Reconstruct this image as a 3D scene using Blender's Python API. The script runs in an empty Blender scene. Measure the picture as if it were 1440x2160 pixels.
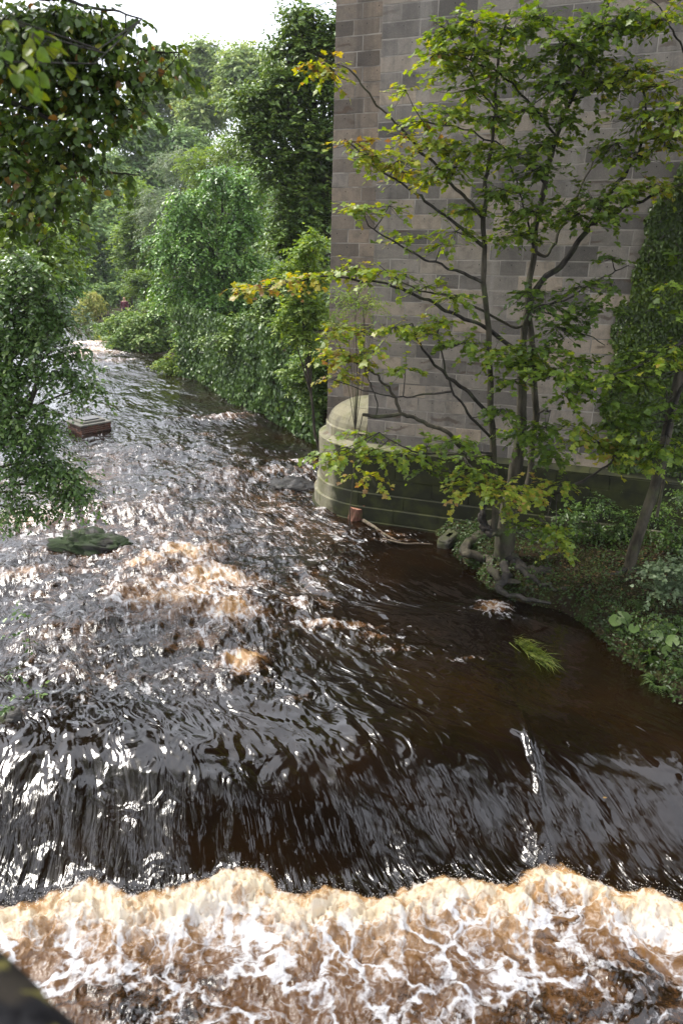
import bpy, math, numpy as np
from mathutils import Vector, Matrix
rng = np.random.default_rng(11)
R = math.radians
SC = bpy.context.scene
COL = SC.collection
# ------------------------------------------------------------------ camera
CAMH, FPX, TH = 7.2, 1650.0, R(20)
cam = bpy.data.cameras.new('camera'); cam_o = bpy.data.objects.new('camera', cam); COL.objects.link(cam_o)
cam.sensor_fit = 'VERTICAL'; cam.sensor_height = 36; cam.sensor_width = 24; cam.lens = 36 * FPX / 2160
cam_o.location = (0, 0, CAMH); cam_o.rotation_euler = (R(90) - TH, 0, 0)
cam.clip_start = 0.1; cam.clip_end = 6000
cam.dof.use_dof = True; cam.dof.focus_distance = 17; cam.dof.aperture_fstop = 2.0
SC.camera = cam_o
# ------------------------------------------------------------------ sky and sun
SUN_EL, SUN_AZ = 52, -68        # azimuth from +Y towards +X: the sun stands ahead and to the left
world = bpy.data.worlds.new('World'); SC.world = world; world.use_nodes = True
nt = world.node_tree; nt.nodes.clear()
wo = nt.nodes.new('ShaderNodeOutputWorld'); bg = nt.nodes.new('ShaderNodeBackground')
sky = nt.nodes.new('ShaderNodeTexSky'); sky.sky_type = 'NISHITA'; sky.sun_disc = False
sky.sun_elevation = R(SUN_EL); sky.sun_rotation = R(SUN_AZ); sky.dust_density = 3.0; sky.air_density = 1.0
tc = nt.nodes.new('ShaderNodeTexCoord'); cn = nt.nodes.new('ShaderNodeTexNoise')
cn.inputs['Scale'].default_value = 2.2; cn.inputs['Detail'].default_value = 6; cn.inputs['Roughness'].default_value = 0.6
cr = nt.nodes.new('ShaderNodeMapRange'); cr.inputs[1].default_value = 0.30; cr.inputs[2].default_value = 0.62
cr.inputs[3].default_value = 0.40; cr.inputs[4].default_value = 1.0
mx = nt.nodes.new('ShaderNodeMix'); mx.data_type = 'RGBA'; mx.inputs['B'].default_value = (11.5, 11.9, 13.0, 1)
nt.links.new(tc.outputs['Generated'], cn.inputs['Vector']); nt.links.new(cn.outputs['Fac'], cr.inputs[0])
nt.links.new(cr.outputs[0], mx.inputs['Factor']); nt.links.new(sky.outputs[0], mx.inputs['A'])
nt.links.new(mx.outputs['Result'], bg.inputs['Color']); bg.inputs['Strength'].default_value = 0.15
nt.links.new(bg.outputs[0], wo.inputs['Surface'])
sun = bpy.data.lights.new('sun', 'SUN'); sun_o = bpy.data.objects.new('sun', sun); COL.objects.link(sun_o)
sun.energy = 3.8; sun.angle = R(14); sun.color = (1.0, 0.95, 0.86)
sd = Vector((math.sin(R(SUN_AZ)) * math.cos(R(SUN_EL)), math.cos(R(SUN_AZ)) * math.cos(R(SUN_EL)), math.sin(R(SUN_EL))))
sun_o.rotation_euler = (-sd).to_track_quat('-Z', 'Y').to_euler(); sun_o.location = sd * 60
SC.view_settings.view_transform = 'Standard'; SC.view_settings.look = 'None'
SC.view_settings.gamma = 1; SC.view_settings.exposure = 0.7; SC.view_settings.use_curve_mapping = False
SC.render.engine = 'CYCLES'
cy = SC.cycles; cy.max_bounces = 8; cy.diffuse_bounces = 3; cy.glossy_bounces = 3; cy.transmission_bounces = 4
cy.volume_bounces = 0; cy.transparent_max_bounces = 4; cy.caustics_reflective = False; cy.caustics_refractive = False
cy.use_denoising = True; cy.sample_clamp_indirect = 4.0

# ------------------------------------------------------------------ helpers
def ray(px, py):
    xc = (px - 720) / FPX; yc = (1080 - py) / FPX
    return np.array([xc, math.cos(TH) + yc * math.sin(TH), -math.sin(TH) + yc * math.cos(TH)])
def atz(px, py, z=0.0):
    d = ray(px, py); return np.array([0, 0, CAMH]) + d * ((z - CAMH) / d[2])
def aty(px, py, Y):
    d = ray(px, py); return np.array([0, 0, CAMH]) + d * (Y / d[1])
def mpp(p):                                   # metres per photograph pixel at a world point
    return (p[1] * math.cos(TH) + (CAMH - p[2]) * math.sin(TH)) / FPX
def norm(v):
    return v / np.maximum(np.linalg.norm(v, axis=-1, keepdims=True), 1e-9)
def sstep(a, b, x):
    t = np.clip((x - a) / (b - a), 0, 1); return t * t * (3 - 2 * t)
def _h(ix, iy, s):
    n = (ix.astype(np.int64) * 374761393 + iy.astype(np.int64) * 668265263 + s * 974634777) & 0xffffffff
    n = ((n ^ (n >> 13)) * 1274126177) & 0xffffffff
    return (n ^ (n >> 16)) & 0xffffffff
def perlin(x, y, s=0):
    x = np.asarray(x, float); y = np.asarray(y, float)
    ix = np.floor(x); iy = np.floor(y); fx = x - ix; fy = y - iy
    u = fx * fx * fx * (fx * (fx * 6 - 15) + 10); v = fy * fy * fy * (fy * (fy * 6 - 15) + 10)
    def g(dx, dy):
        a = _h(ix + dx, iy + dy, s) * (2 * math.pi / 4294967296.0)
        return np.cos(a) * (fx - dx) + np.sin(a) * (fy - dy)
    a = g(0, 0); b = g(1, 0); c = g(0, 1); d = g(1, 1)
    return 1.5 * ((a * (1 - u) + b * u) * (1 - v) + (c * (1 - u) + d * u) * v)
def fbm(x, y, s=0, o=4, g=0.5):
    t = 0; a = 1
    for i in range(o):
        t = t + a * perlin(x * 2 ** i, y * 2 ** i, s + i * 7); a *= g
    return t

def mk(name, V, F, mat=None, parent=None, attrs=None, smooth=False, matidx=None):
    """one mesh object from arrays; F is an array or a list of arrays (tris, quads, ...)"""
    if not isinstance(F, list): F = [F]
    F = [np.asarray(f, dtype=np.int32) for f in F if len(f)]
    me = bpy.data.meshes.new(name)
    V = np.asarray(V, dtype=np.float32)
    me.vertices.add(len(V)); me.vertices.foreach_set('co', V.ravel())
    idx = np.concatenate([f.ravel() for f in F]); cnt = np.concatenate([np.full(len(f), f.shape[1], np.int32) for f in F])
    me.loops.add(len(idx)); me.loops.foreach_set('vertex_index', idx)
    st = np.zeros(len(cnt), np.int32); st[1:] = np.cumsum(cnt)[:-1]
    me.polygons.add(len(cnt)); me.polygons.foreach_set('loop_start', st); me.polygons.foreach_set('loop_total', cnt)
    me.polygons.foreach_set('use_smooth', np.full(len(cnt), bool(smooth)))
    if attrs:
        for k, a in attrs.items():
            a = np.asarray(a, np.float32)
            if a.ndim == 1:
                at = me.attributes.new(k, 'FLOAT', 'POINT'); at.data.foreach_set('value', a)
            else:
                at = me.attributes.new(k, 'FLOAT_VECTOR', 'POINT'); at.data.foreach_set('vector', a.ravel())
    for m in (mat if isinstance(mat, (list, tuple)) else [mat]):
        if m: me.materials.append(m)
    if matidx is not None: me.polygons.foreach_set('material_index', np.asarray(matidx, np.int32))
    me.update(calc_edges=True); me.validate()
    o = bpy.data.objects.new(name, me); COL.objects.link(o)
    if parent: o.parent = parent
    return o
def inst(name, me, M, parent=None):
    o = bpy.data.objects.new(name, me); COL.objects.link(o); o.matrix_world = M
    if parent: o.parent = parent
    return o
def thing(name, label, cat, group=None, loc=None):
    o = bpy.data.objects.new(name, None); COL.objects.link(o); o.empty_display_size = 0.2
    o['label'] = label; o['category'] = cat
    if group: o['group'] = group
    return o
def tag(o, label=None, cat=None, group=None, kind=None):
    if label: o['label'] = label
    if cat: o['category'] = cat
    if group: o['group'] = group
    if kind: o['kind'] = kind
    return o

class Geo:
    """collects vertices and faces of one mesh"""
    def __init__(s): s.V = []; s.T = []; s.Q = []; s.n = 0
    def add(s, V, T=None, Q=None):
        s.V.append(np.asarray(V, float))
        if T is not None and len(T): s.T.append(np.asarray(T) + s.n)
        if Q is not None and len(Q): s.Q.append(np.asarray(Q) + s.n)
        s.n += len(V)
    def build(s, name, mat, parent=None, smooth=False):
        F = []
        if s.T: F.append(np.concatenate(s.T))
        if s.Q: F.append(np.concatenate(s.Q))
        return mk(name, np.concatenate(s.V), F, mat, parent, smooth=smooth)

def spline(P, n):
    P = np.asarray(P, float)
    if len(P) == 2: return P[0] + (P[1] - P[0]) * np.linspace(0, 1, n)[:, None]
    Q = np.vstack([2 * P[0] - P[1], P, 2 * P[-1] - P[-2]]); m = len(P) - 1
    t = np.linspace(0, m - 1e-6, n); i = t.astype(int); f = (t - i)[:, None]
    a, b, c, d = Q[i], Q[i + 1], Q[i + 2], Q[i + 3]
    return 0.5 * (2 * b + (c - a) * f + (2 * a - 5 * b + 4 * c - d) * f ** 2 + (3 * b - a - 3 * c + d) * f ** 3)
def tube(P, r, sides=8, lump=0.0, seed=0):
    P = np.asarray(P, float); n = len(P); r = np.broadcast_to(np.asarray(r, float), (n,))
    T = norm(np.gradient(P, axis=0)); a = np.array([0.31, 0.2, 0.93]) if abs(T[0][2]) < 0.9 else np.array([1.0, 0.1, 0.05])
    U = np.zeros_like(P); u = a
    for i in range(n):
        u = u - T[i] * np.dot(u, T[i]); u = u / max(np.linalg.norm(u), 1e-9); U[i] = u
    W = np.cross(T, U); th = np.linspace(0, 2 * math.pi, sides, endpoint=False)
    rr = r[:, None] * np.ones(sides)
    if lump:
        L = np.cumsum(np.r_[0, np.linalg.norm(np.diff(P, axis=0), axis=1)])
        rr = rr * (1 + lump * fbm(L[:, None] * 2.2 + 0 * th, th[None] * 1.3 + 0 * L[:, None], seed, 2))
    V = P[:, None] + rr[..., None] * (np.cos(th)[None, :, None] * U[:, None] + np.sin(th)[None, :, None] * W[:, None])
    V = V.reshape(-1, 3)
    i = np.arange(n - 1)[:, None] * sides; j = np.arange(sides)[None]; k = (j + 1) % sides
    Q = np.stack([i + j, i + k, i + sides + k, i + sides + j], -1).reshape(-1, 4)
    V = np.vstack([V, P[-1] + T[-1] * r[-1] * 0.5]); e = len(V) - 1; o = (n - 1) * sides
    Tt = np.stack([o + j[0], o + k[0], np.full(sides, e)], -1)
    return V, Tt, Q

# ------------------------------------------------------------------ node helpers
def newmat(name):
    m = bpy.data.materials.new(name); m.use_nodes = True; t = m.node_tree; t.nodes.clear()
    out = t.nodes.new('ShaderNodeOutputMaterial'); return m, t, out
class N:
    """thin wrapper to wire nodes quickly"""
    def __init__(s, t): s.t = t
    def n(s, ty, ins=None, **kw):
        nd = s.t.nodes.new(ty)
        for k, v in kw.items(): setattr(nd, k, v)
        for k, v in (ins or {}).items():
            if isinstance(v, bpy.types.NodeSocket): s.t.links.new(v, nd.inputs[k])
            else: nd.inputs[k].default_value = v
        return nd
    def math(s, op, a, b=0.0, c=None, clamp=False):
        nd = s.t.nodes.new('ShaderNodeMath'); nd.operation = op; nd.use_clamp = clamp
        for i, v in enumerate((a, b) if c is None else (a, b, c)):
            if isinstance(v, bpy.types.NodeSocket): s.t.links.new(v, nd.inputs[i])
            else: nd.inputs[i].default_value = v
        return nd.outputs[0]
    def mapr(s, v, a, b, c=0.0, d=1.0, smooth=True):
        nd = s.t.nodes.new('ShaderNodeMapRange'); nd.interpolation_type = 'SMOOTHSTEP' if smooth else 'LINEAR'
        s.t.links.new(v, nd.inputs[0])
        for i, x in enumerate((a, b, c, d)): nd.inputs[i + 1].default_value = x
        return nd.outputs[0]
    def mix(s, f, a, b, blend='MIX'):
        nd = s.t.nodes.new('ShaderNodeMix'); nd.data_type = 'RGBA'; nd.blend_type = blend
        for k, v in (('Factor', f), ('A', a), ('B', b)):
            if isinstance(v, bpy.types.NodeSocket): s.t.links.new(v, nd.inputs[k])
            else: nd.inputs[k].default_value = v if k == 'Factor' else (*v, 1) if len(v) == 3 else v
        return nd.outputs['Result']
    def noise(s, vec, scale, detail=4, rough=0.55, dist=0.0):
        nd = s.n('ShaderNodeTexNoise', {'Vector': vec, 'Scale': scale, 'Detail': detail, 'Roughness': rough, 'Distortion': dist})
        return nd.outputs
    def ramp(s, f, stops):
        nd = s.t.nodes.new('ShaderNodeValToRGB'); e = nd.color_ramp.elements
        while len(e) < len(stops): e.new(0.5)
        for i, (p, c) in enumerate(stops): e[i].position = p; e[i].color = (*c, 1)
        s.t.links.new(f, nd.inputs[0]); return nd.outputs[0]
    def bump(s, h, strength=0.5, dist=0.02, nrm=None):
        ins = {'Height': h, 'Strength': strength, 'Distance': dist}
        if nrm: ins['Normal'] = nrm
        return s.n('ShaderNodeBump', ins).outputs[0]

MATS = {}
def leaf_mat(name, stops, trans=0.35, rough=0.42, spec=0.4):
    if name in MATS: return MATS[name]
    m, t, out = newmat(name); k = N(t)
    a = k.n('ShaderNodeAttribute', attribute_name='c').outputs['Fac']
    col = k.ramp(a, stops)
    pos = k.n('ShaderNodeNewGeometry').outputs['Position']
    nz = k.noise(pos, 40.0, 2)[0]
    col = k.mix(k.mapr(nz, 0.35, 0.7, 0, 0.35), col, (0.05, 0.055, 0.012))
    p = k.n('ShaderNodeBsdfPrincipled', {'Base Color': col, 'Roughness': rough, 'Specular IOR Level': spec})
    hs = k.n('ShaderNodeHueSaturation', {'Color': col, 'Hue': 0.485, 'Saturation': 1.15, 'Value': 1.5}).outputs[0]
    tr = k.n('ShaderNodeBsdfTranslucent', {'Color': hs})
    ms = k.n('ShaderNodeMixShader', {0: trans, 1: p.outputs[0], 2: tr.outputs[0]})
    t.links.new(ms.outputs[0], out.inputs['Surface']); MATS[name] = m; return m
def bark_mat(name, c1, c2, sc=6.0, spots=True):
    if name in MATS: return MATS[name]
    m, t, out = newmat(name); k = N(t)
    pos = k.n('ShaderNodeNewGeometry').outputs['Position']
    mp = k.n('ShaderNodeMapping', {'Vector': pos, 'Scale': (1, 1, 0.35)}).outputs[0]
    n1 = k.noise(mp, sc, 6, 0.65)[0]; n2 = k.noise(pos, sc * 0.35, 3)[0]
    col = k.mix(k.mapr(n1, 0.35, 0.68), c1, c2)
    col = k.mix(k.mapr(n2, 0.5, 0.72, 0, 0.6), col, (0.07, 0.085, 0.035))
    p = k.n('ShaderNodeBsdfPrincipled', {'Base Color': col, 'Roughness': 0.9, 'Specular IOR Level': 0.2, 'Normal': k.bump(n1, 1.0, 0.035)})
    t.links.new(p.outputs[0], out.inputs['Surface']); MATS[name] = m; return m
def stone_mat(name, stops, moss=0.0, moss_col=(0.07, 0.085, 0.02), wet=0.0, fine=14.0, algae=False):
    m, t, out = newmat(name); k = N(t)
    pos = k.n('ShaderNodeNewGeometry').outputs['Position']
    rnd = k.n('ShaderNodeObjectInfo').outputs['Random']
    off = k.n('ShaderNodeVectorMath', {0: pos, 1: k.n('ShaderNodeCombineXYZ', {'X': k.math('MULTIPLY', rnd, 37.0), 'Y': k.math('MULTIPLY', rnd, 91.0)}).outputs[0]}).outputs[0]
    nbig = k.noise(off, 1.1, 3, 0.6)[0]; nmid = k.noise(off, 5.0, 5, 0.6)[0]; nfine = k.noise(off, fine * 3, 6, 0.7)[0]
    f = k.math('ADD', k.math('MULTIPLY', rnd, 0.75), k.math('MULTIPLY', k.math('SUBTRACT', nbig, 0.5), 0.4), clamp=True)
    col = k.ramp(f, stops)
    # bedding stains inside some stones, soot patches and run-off streaks
    bed = k.n('ShaderNodeTexWave', {'Vector': off, 'Scale': 1.3, 'Distortion': 7.0, 'Detail': 3.0, 'Detail Scale': 1.2}, wave_type='BANDS', bands_direction='Z').outputs['Fac']
    rare = k.mapr(k.noise(off, 0.9, 2)[0], 0.56, 0.66)
    col = k.mix(k.math('MULTIPLY', k.mapr(bed, 0.7, 0.98, 0, 0.7), rare), col, (0.10, 0.062, 0.04))
    col = k.mix(k.mapr(nmid, 0.42, 0.72, 0, 0.38), col, (0.075, 0.072, 0.07))
    st = k.noise(k.n('ShaderNodeMapping', {'Vector': pos, 'Scale': (2.6, 2.6, 0.16)}).outputs[0], 1.0, 4, 0.6)[0]
    col = k.mix(k.mapr(st, 0.52, 0.75, 0, 0.5), col, (0.07, 0.065, 0.06))
    col = k.mix(k.mapr(st, 0.42, 0.28, 0, 0.35), col, (0.42, 0.39, 0.35))
    col = k.mix(k.mapr(nfine, 0.3, 0.75, 0.25, 0.0), col, (0.03, 0.03, 0.03))
    col = k.mix(k.mapr(nfine, 0.55, 0.8, 0.0, 0.35), col, (0.5, 0.46, 0.4))
    rough = 0.9
    if moss:
        nm = k.noise(pos, 1.7, 6, 0.65)[0]
        col = k.mix(k.mapr(nm, 0.62 - moss * 0.4, 0.9 - moss * 0.4), col, moss_col)
    if algae:
        al = k.n('ShaderNodeAttribute', attribute_name='alg').outputs['Fac']
        na = k.noise(pos, 2.3, 5, 0.6)[0]
        fa = k.mapr(k.math('ADD', al, k.math('MULTIPLY', k.math('SUBTRACT', na, 0.5), 0.9)), 0.30, 0.65, 0, 0.97)
        col = k.mix(fa, col, k.mix(k.mapr(na, 0.4, 0.65), (0.014, 0.016, 0.007), (0.036, 0.040, 0.011)))
    h = k.math('ADD', nfine, k.math('MULTIPLY', nmid, 0.8))
    p = k.n('ShaderNodeBsdfPrincipled', {'Base Color': col, 'Roughness': rough - 0.45 * wet, 'Specular IOR Level': 0.3 + 0.3 * wet, 'Normal': k.bump(h, 0.55, 0.012)})
    t.links.new(p.outputs[0], out.inputs['Surface']); return m
def plain(name, col, rough=0.8, var=0.4, sc=8.0, bump=0.3, spec=0.3):
    m, t, out = newmat(name); k = N(t)
    pos = k.n('ShaderNodeNewGeometry').outputs['Position']; rnd = k.n('ShaderNodeObjectInfo').outputs['Random']
    n1 = k.noise(pos, sc, 5, 0.6)[0]
    v = k.math('ADD', k.mapr(n1, 0.25, 0.75, 1 - var, 1 + var), k.math('MULTIPLY', k.math('SUBTRACT', rnd, 0.5), var))
    c = k.n('ShaderNodeHueSaturation', {'Color': (*col, 1), 'Value': v}).outputs[0]
    p = k.n('ShaderNodeBsdfPrincipled', {'Base Color': c, 'Roughness': rough, 'Specular IOR Level': spec, 'Normal': k.bump(n1, bump, 0.02)})
    t.links.new(p.outputs[0], out.inputs['Surface']); return m

# ================================================================== river banks, ground
YR = np.array([-60, 4, 9, 10.7, 11.7, 13, 13.9, 14.4, 15.5, 17.7, 18.6, 20, 23, 26.9, 28.3, 31, 36.9, 39.4, 43.7, 45.3, 51, 62, 75, 100, 400])
XR = np.array([9.0, 8.0, 6.4, 5.5, 5.1, 4.7, 4.5, 3.4, 2.95, 2.5, 2.2, 1.4, 0.6, -.84, -1.76, -3.6, -6.5, -8.8, -10.3, -12.4, -15.5, -20, -25, -36, -160])
YL = np.array([-60, 4, 10, 16, 20, 27, 33, 42, 51, 62, 75, 100, 400])
XL = np.array([-8, -7.5, -7.4, -9.2, -10.7, -12.7, -14.7, -17.7, -20.7, -25.5, -31.5, -45, -180])
def bank(x, y):
    """distance on to the land, >0 on the right bank (dr) or on the left bank (dl)"""
    w = 0.18 * perlin(y * 0.9, x * 0.2, 3) + 0.10 * perlin(y * 2.3, x * 0.3, 4)
    return x - np.interp(y, YR, XR) + w, np.interp(y, YL, XL) - x + w
def drop(y, x=0):                      # the weir: the river falls 0.85 m between y = 9.9 and y = 8.0
    yl = 10.25 + 0.15 * np.sin(np.asarray(x) * 0.8) + 0.03 * np.asarray(x)
    return sstep(0, 1, np.clip((yl - y) / 2.4, 0, 1) ** 1.25)
def ground_z(x, y):
    dr, dl = bank(x, y); d = np.maximum(dr, dl)
    lift = -0.85 * sstep(9.6, 7.5, y) * (1 - sstep(0.3, 3.0, d))
    steep = sstep(23.5, 26, y) * (1 - sstep(37, 40, y))          # the retaining bank under ivy
    z = -0.75 + sstep(-0.7, 0.45, d) * 1.05
    zr = 0.10 * np.clip(dr, 0, 8) + 2.7 * steep * sstep(0.2, 1.1, dr) + 0.42 * np.clip(dr - 7 - 3 * sstep(40, 60, y), 0, 38) * sstep(18, 30, y)
    zl = 0.45 * np.clip(dl - 0.5, 0, 40)
    z = z + np.where(dr > 0, zr, 0) + np.where(dl > 0, zl, 0) + lift
    return z + 0.10 * fbm(x * 0.7, y * 0.7, 21, 4) * sstep(-0.4, 0.6, d) + 0.6 * perlin(x * 0.08, y * 0.08, 22) * sstep(2, 9, d)
def polar(r, ph):
    r = r[:, None]; ph = ph[None]; return r * np.sin(ph), r * np.cos(ph)
def gridfaces(n, m, wrap=False):
    i = np.arange(n - 1)[:, None] * m; j = np.arange(m if wrap else m - 1)[None]; k = (j + 1) % m
    return np.stack([i + j, i + k, i + m + k, i + m + j], -1).reshape(-1, 4)

def soil_mat():
    m, t, out = newmat('soil_moss_grass'); k = N(t)
    pos = k.n('ShaderNodeNewGeometry').outputs['Position']
    a = k.noise(pos, 1.4, 6, 0.62)[0]; b = k.noise(pos, 9.0, 6, 0.7)[0]
    col = k.mix(k.mapr(a, 0.42, 0.6), (0.022, 0.015, 0.008), (0.030, 0.031, 0.010))
    col = k.mix(k.mapr(b, 0.55, 0.75, 0, 0.7), col, (0.075, 0.055, 0.024))
    col = k.mix(k.mapr(b, 0.45, 0.25, 0, 0.8), col, (0.016, 0.012, 0.008))
    p = k.n('ShaderNodeBsdfPrincipled', {'Base Color': col, 'Roughness': 0.95, 'Specular IOR Level': 0.15, 'Normal': k.bump(b, 0.9, 0.06)})
    t.links.new(p.outputs[0], out.inputs['Surface']); return m
rr = np.concatenate([np.linspace(0.5, 4, 6)[:-1], 4 * (2500 / 4) ** np.linspace(0, 1, 260)])
pp = np.concatenate([np.linspace(R(-50), R(50), 210)[:-1], np.linspace(R(50), R(310), 70)[:-1]])
X, Y = polar(rr, pp); Z = ground_z(X, Y)
gr = mk('ground', np.stack([X, Y, Z], -1).reshape(-1, 3), gridfaces(len(rr), len(pp), True), soil_mat(), smooth=True)
tag(gr, 'dark mossy soil of the river banks and wooded slopes', kind='structure')

# ================================================================== the river
FOAM = [  # photo x, y, half width, half height, strength : the standing whitewater; the far band also paints in bright sky reflection
    (395, 1185, 62, 30, 1.15), (325, 1212, 70, 26, .9), (450, 1242, 110, 40, 1.0), (370, 1290, 150, 36, .9), (490, 1315, 75, 34, .95),
    (515, 1408, 45, 18, 1.1), (430, 1365, 95, 26, .75), (555, 1440, 60, 14, .55), (600, 1478, 60, 12, .45), (300, 1260, 90, 30, .75),
    (60, 1108, 100, 12, .95), (180, 1092, 90, 9, .7), (330, 1085, 38, 30, .65), (350, 1135, 34, 22, .75), (30, 1226, 90, 18, .8), (160, 1222, 100, 14, .7),
    (660, 1283, 55, 13, .8), (700, 1325, 75, 9, .85), (775, 1345, 60, 8, .7), (850, 1372, 60, 7, .6), (985, 1390, 45, 5, .55), (620, 1295, 45, 9, .7),
    (500, 1020, 70, 12, .75), (600, 1000, 80, 9, .75), (470, 905, 60, 6, .7), (500, 898, 40, 4, .7), (630, 983, 60, 5, .8), (430, 945, 60, 10, .5),
    (1040, 1284, 34, 13, .95), (200, 760, 55, 14, 1.0), (190, 746, 40, 4, 1.2), (240, 782, 50, 7, .7), (720, 1185, 40, 5, .5),
    (340, 970, 110, 16, .5), (260, 1010, 90, 18, .45), (540, 1090, 50, 14, .45), (640, 1080, 35, 9, .6), (830, 1130, 50, 5, .6), (820, 1142, 55, 4, .6),
    (1130, 1600, 6, 50, .35), (1145, 1720, 16, 50, .42), (1115, 1770, 14, 26, .7), (1275, 1785, 30, 35, .8), (1330, 1810, 50, 22, .6),
    (300, 1330, 150, 22, .6), (560, 1360, 60, 30, .5), (420, 1430, 140, 18, .5), (90, 1180, 70, 18, .6), (250, 1180, 60, 16, .7), (120, 1260, 130, 16, .6), (420, 1100, 60, 16, .55), (200, 1060, 90, 14, .55), (400, 1040, 90, 14, .5), (520, 1150, 60, 14, .5),
    (80, 1500, 60, 14, .5), (200, 1400, 120, 30, .42), (120, 1330, 120, 30, .45), (300, 1470, 150, 25, .35), (380, 905, 40, 5, .5), (560, 960, 60, 8, .35)]
EDGE = [(-200, 1885), (0, 1880), (60, 1872), (120, 1850), (200, 1828), (260, 1862), (330, 1850), (400, 1846), (450, 1826), (510, 1810), (575, 1828), (605, 1868), (650, 1850), (700, 1840),
        (760, 1864), (810, 1862), (880, 1846), (930, 1812), (985, 1818), (1040, 1846), (1085, 1852), (1115, 1815), (1170, 1788), (1215, 1815), (1260, 1838), (1330, 1848), (1380, 1842), (1440, 1880), (1640, 1900)]
ex = np.array([atz(a, b, -0.62)[0] for a, b in EDGE]); ey = np.array([atz(a, b, -0.62)[1] for a, b in EDGE])
_fx = np.linspace(ex.min(), ex.max(), 400); _fy = np.interp(_fx, ex, ey); _k = np.exp(-np.linspace(-2, 2, 25) ** 2); _k /= _k.sum()
_fy = np.convolve(np.pad(_fy, 12, 'edge'), _k, 'valid'); ex, ey = _fx, _fy
ph = np.concatenate([np.linspace(R(-52), R(-29), 40)[:-1], np.linspace(R(-29), R(29), 620), np.linspace(R(29), R(52), 40)[1:]])
rw = 4.2 * (105 / 4.2) ** np.linspace(0, 1, 860)
X, Y = polar(rw, ph); X = X.ravel(); Y = Y.ravel()
dr, dl = bank(X, Y); dland = np.maximum(dr, dl)
xc = 0.5 * (np.interp(Y, YR, XR) + np.interp(Y, YL, XL)); hw = 0.5 * (np.interp(Y, YR, XR) - np.interp(Y, YL, XL))
# flow frame: u runs downstream, v across; the current fans out to the right below the pier
bend = 0.16 * np.clip(Y - 20, -14, 0) * sstep(-5.0, 5.0, X)
U = Y + 0.10 * (X - xc); Vv = (X - xc) / hw * 6.0 + bend
foam = np.zeros_like(X); mound = np.zeros_like(X)
for (a, b, rx, ry, s) in FOAM:
    c = atz(a, b, 0.0); m = mpp(c); e = atz(a, b - ry, 0.0); f = atz(a, b + ry, 0.0)
    sy = 1.25 * max(abs(e[1] - f[1]) / 2, 0.06); sx = 1.25 * rx * m
    i = np.nonzero((np.abs(X - c[0]) < 3.2 * sx) & (np.abs(Y - c[1]) < 3.2 * sy + 0.9 * sx * sy / sx))[0]
    if not len(i): continue
    xi, yi = X[i], Y[i]
    w = 0.35 * sx * fbm(xi * 1.1 / max(sx, .4), yi * 1.1 / max(sy, .4), 33 + int(a) % 17, 2)
    q = ((xi - c[0] + w) / sx) ** 2 + ((yi - c[1] + w * sy / sx) / sy) ** 2
    g = np.exp(-q * 0.8); foam[i] = np.maximum(foam[i], s * g) + 0.12 * s * g
    mound[i] += s * g * min(0.20, 0.30 * sy)
calm = np.clip(np.exp(-(((X - 3.2) / 2.0) ** 2 + ((Y - 13.4) / 2.6) ** 2)) + 0.9 * np.exp(-(((X - 5.0) / 1.8) ** 2 + ((Y - 11.3) / 1.6) ** 2))
       + 0.8 * np.exp(-(((X + 1.6) / 1.6) ** 2 + ((Y - 26.0) / 2.2) ** 2)) + 0.75 * np.exp(-(((X + 6) / 4.) ** 2 + ((Y - 34.0) / 3.6) ** 2))
       + 0.6 * np.exp(-(((X - 1.6) / 1.2) ** 2 + ((Y - 16.6) / 1.3) ** 2)), 0, 0.92)
rough = 1 - calm
fall = drop(Y, X); yedge = np.interp(X, ex, ey) + 0.05 * fbm(X * 1.6, Y * 0.5, 71, 3) + 0.045 * fbm(X * 5.5, Y * 2.0, 72, 3, 0.6)
pool = sstep(0.22, -0.30, Y - yedge)
# long swell, chop and sharp-crested ripples, swirled and stretched along the current
wu = U + 0.35 * fbm(U * 0.8, Vv * 0.8, 91, 2); wv = Vv + 0.35 * fbm(U * 0.8, Vv * 0.8, 92, 2)
z = 0.055 * fbm(wu * 0.55, wv * 0.8, 1, 3)
def crest(u, v, s): return 0.5 - np.abs(perlin(u, v, s))
z += (0.062 * crest(wu * 0.8, wv * 1.35, 9) + 0.030 * crest(wu * 1.7, wv * 2.8, 10)) * (0.75 + 0.6 * perlin(wu * .35, wv * .45, 15)) + 0.008 * crest(wu * 4.6, wv * 6.0, 11) * sstep(70, 25, Y)
z *= (0.22 + 0.78 * rough) * (1 - 0.5 * sstep(0.1, 0.7, fall) * (1 - pool))
z += 0.003 * perlin(wu * 7.0, wv * 10.0, 13) * rough * sstep(40, 15, Y)
z += mound + 0.10 * np.clip(foam, 0, 1) * fbm(X * 2.6, Y * 2.6, 17, 4, 0.6) * sstep(70, 30, Y) * (1 - pool)
z += 0.22 * sstep(18.4, 19.6, Y) * sstep(-2.2, -3.2, X) + 0.10 * sstep(22.5, 23.5, Y + 0.2 * X) + 0.004 * np.clip(Y - 24, 0, 60)
z += 0.035 * np.exp(-((X - np.interp(Y, [8, 10.5], [2.65, 2.75])) / 0.18) ** 2) * sstep(10.8, 9.9, Y) * sstep(7.9, 8.4, Y)    # tail of water over the split stone
z += 0.05 * fall * (1 - pool) * perlin(X * 1.7, Y * 0.5, 41)
z += -0.85 * fall
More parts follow.
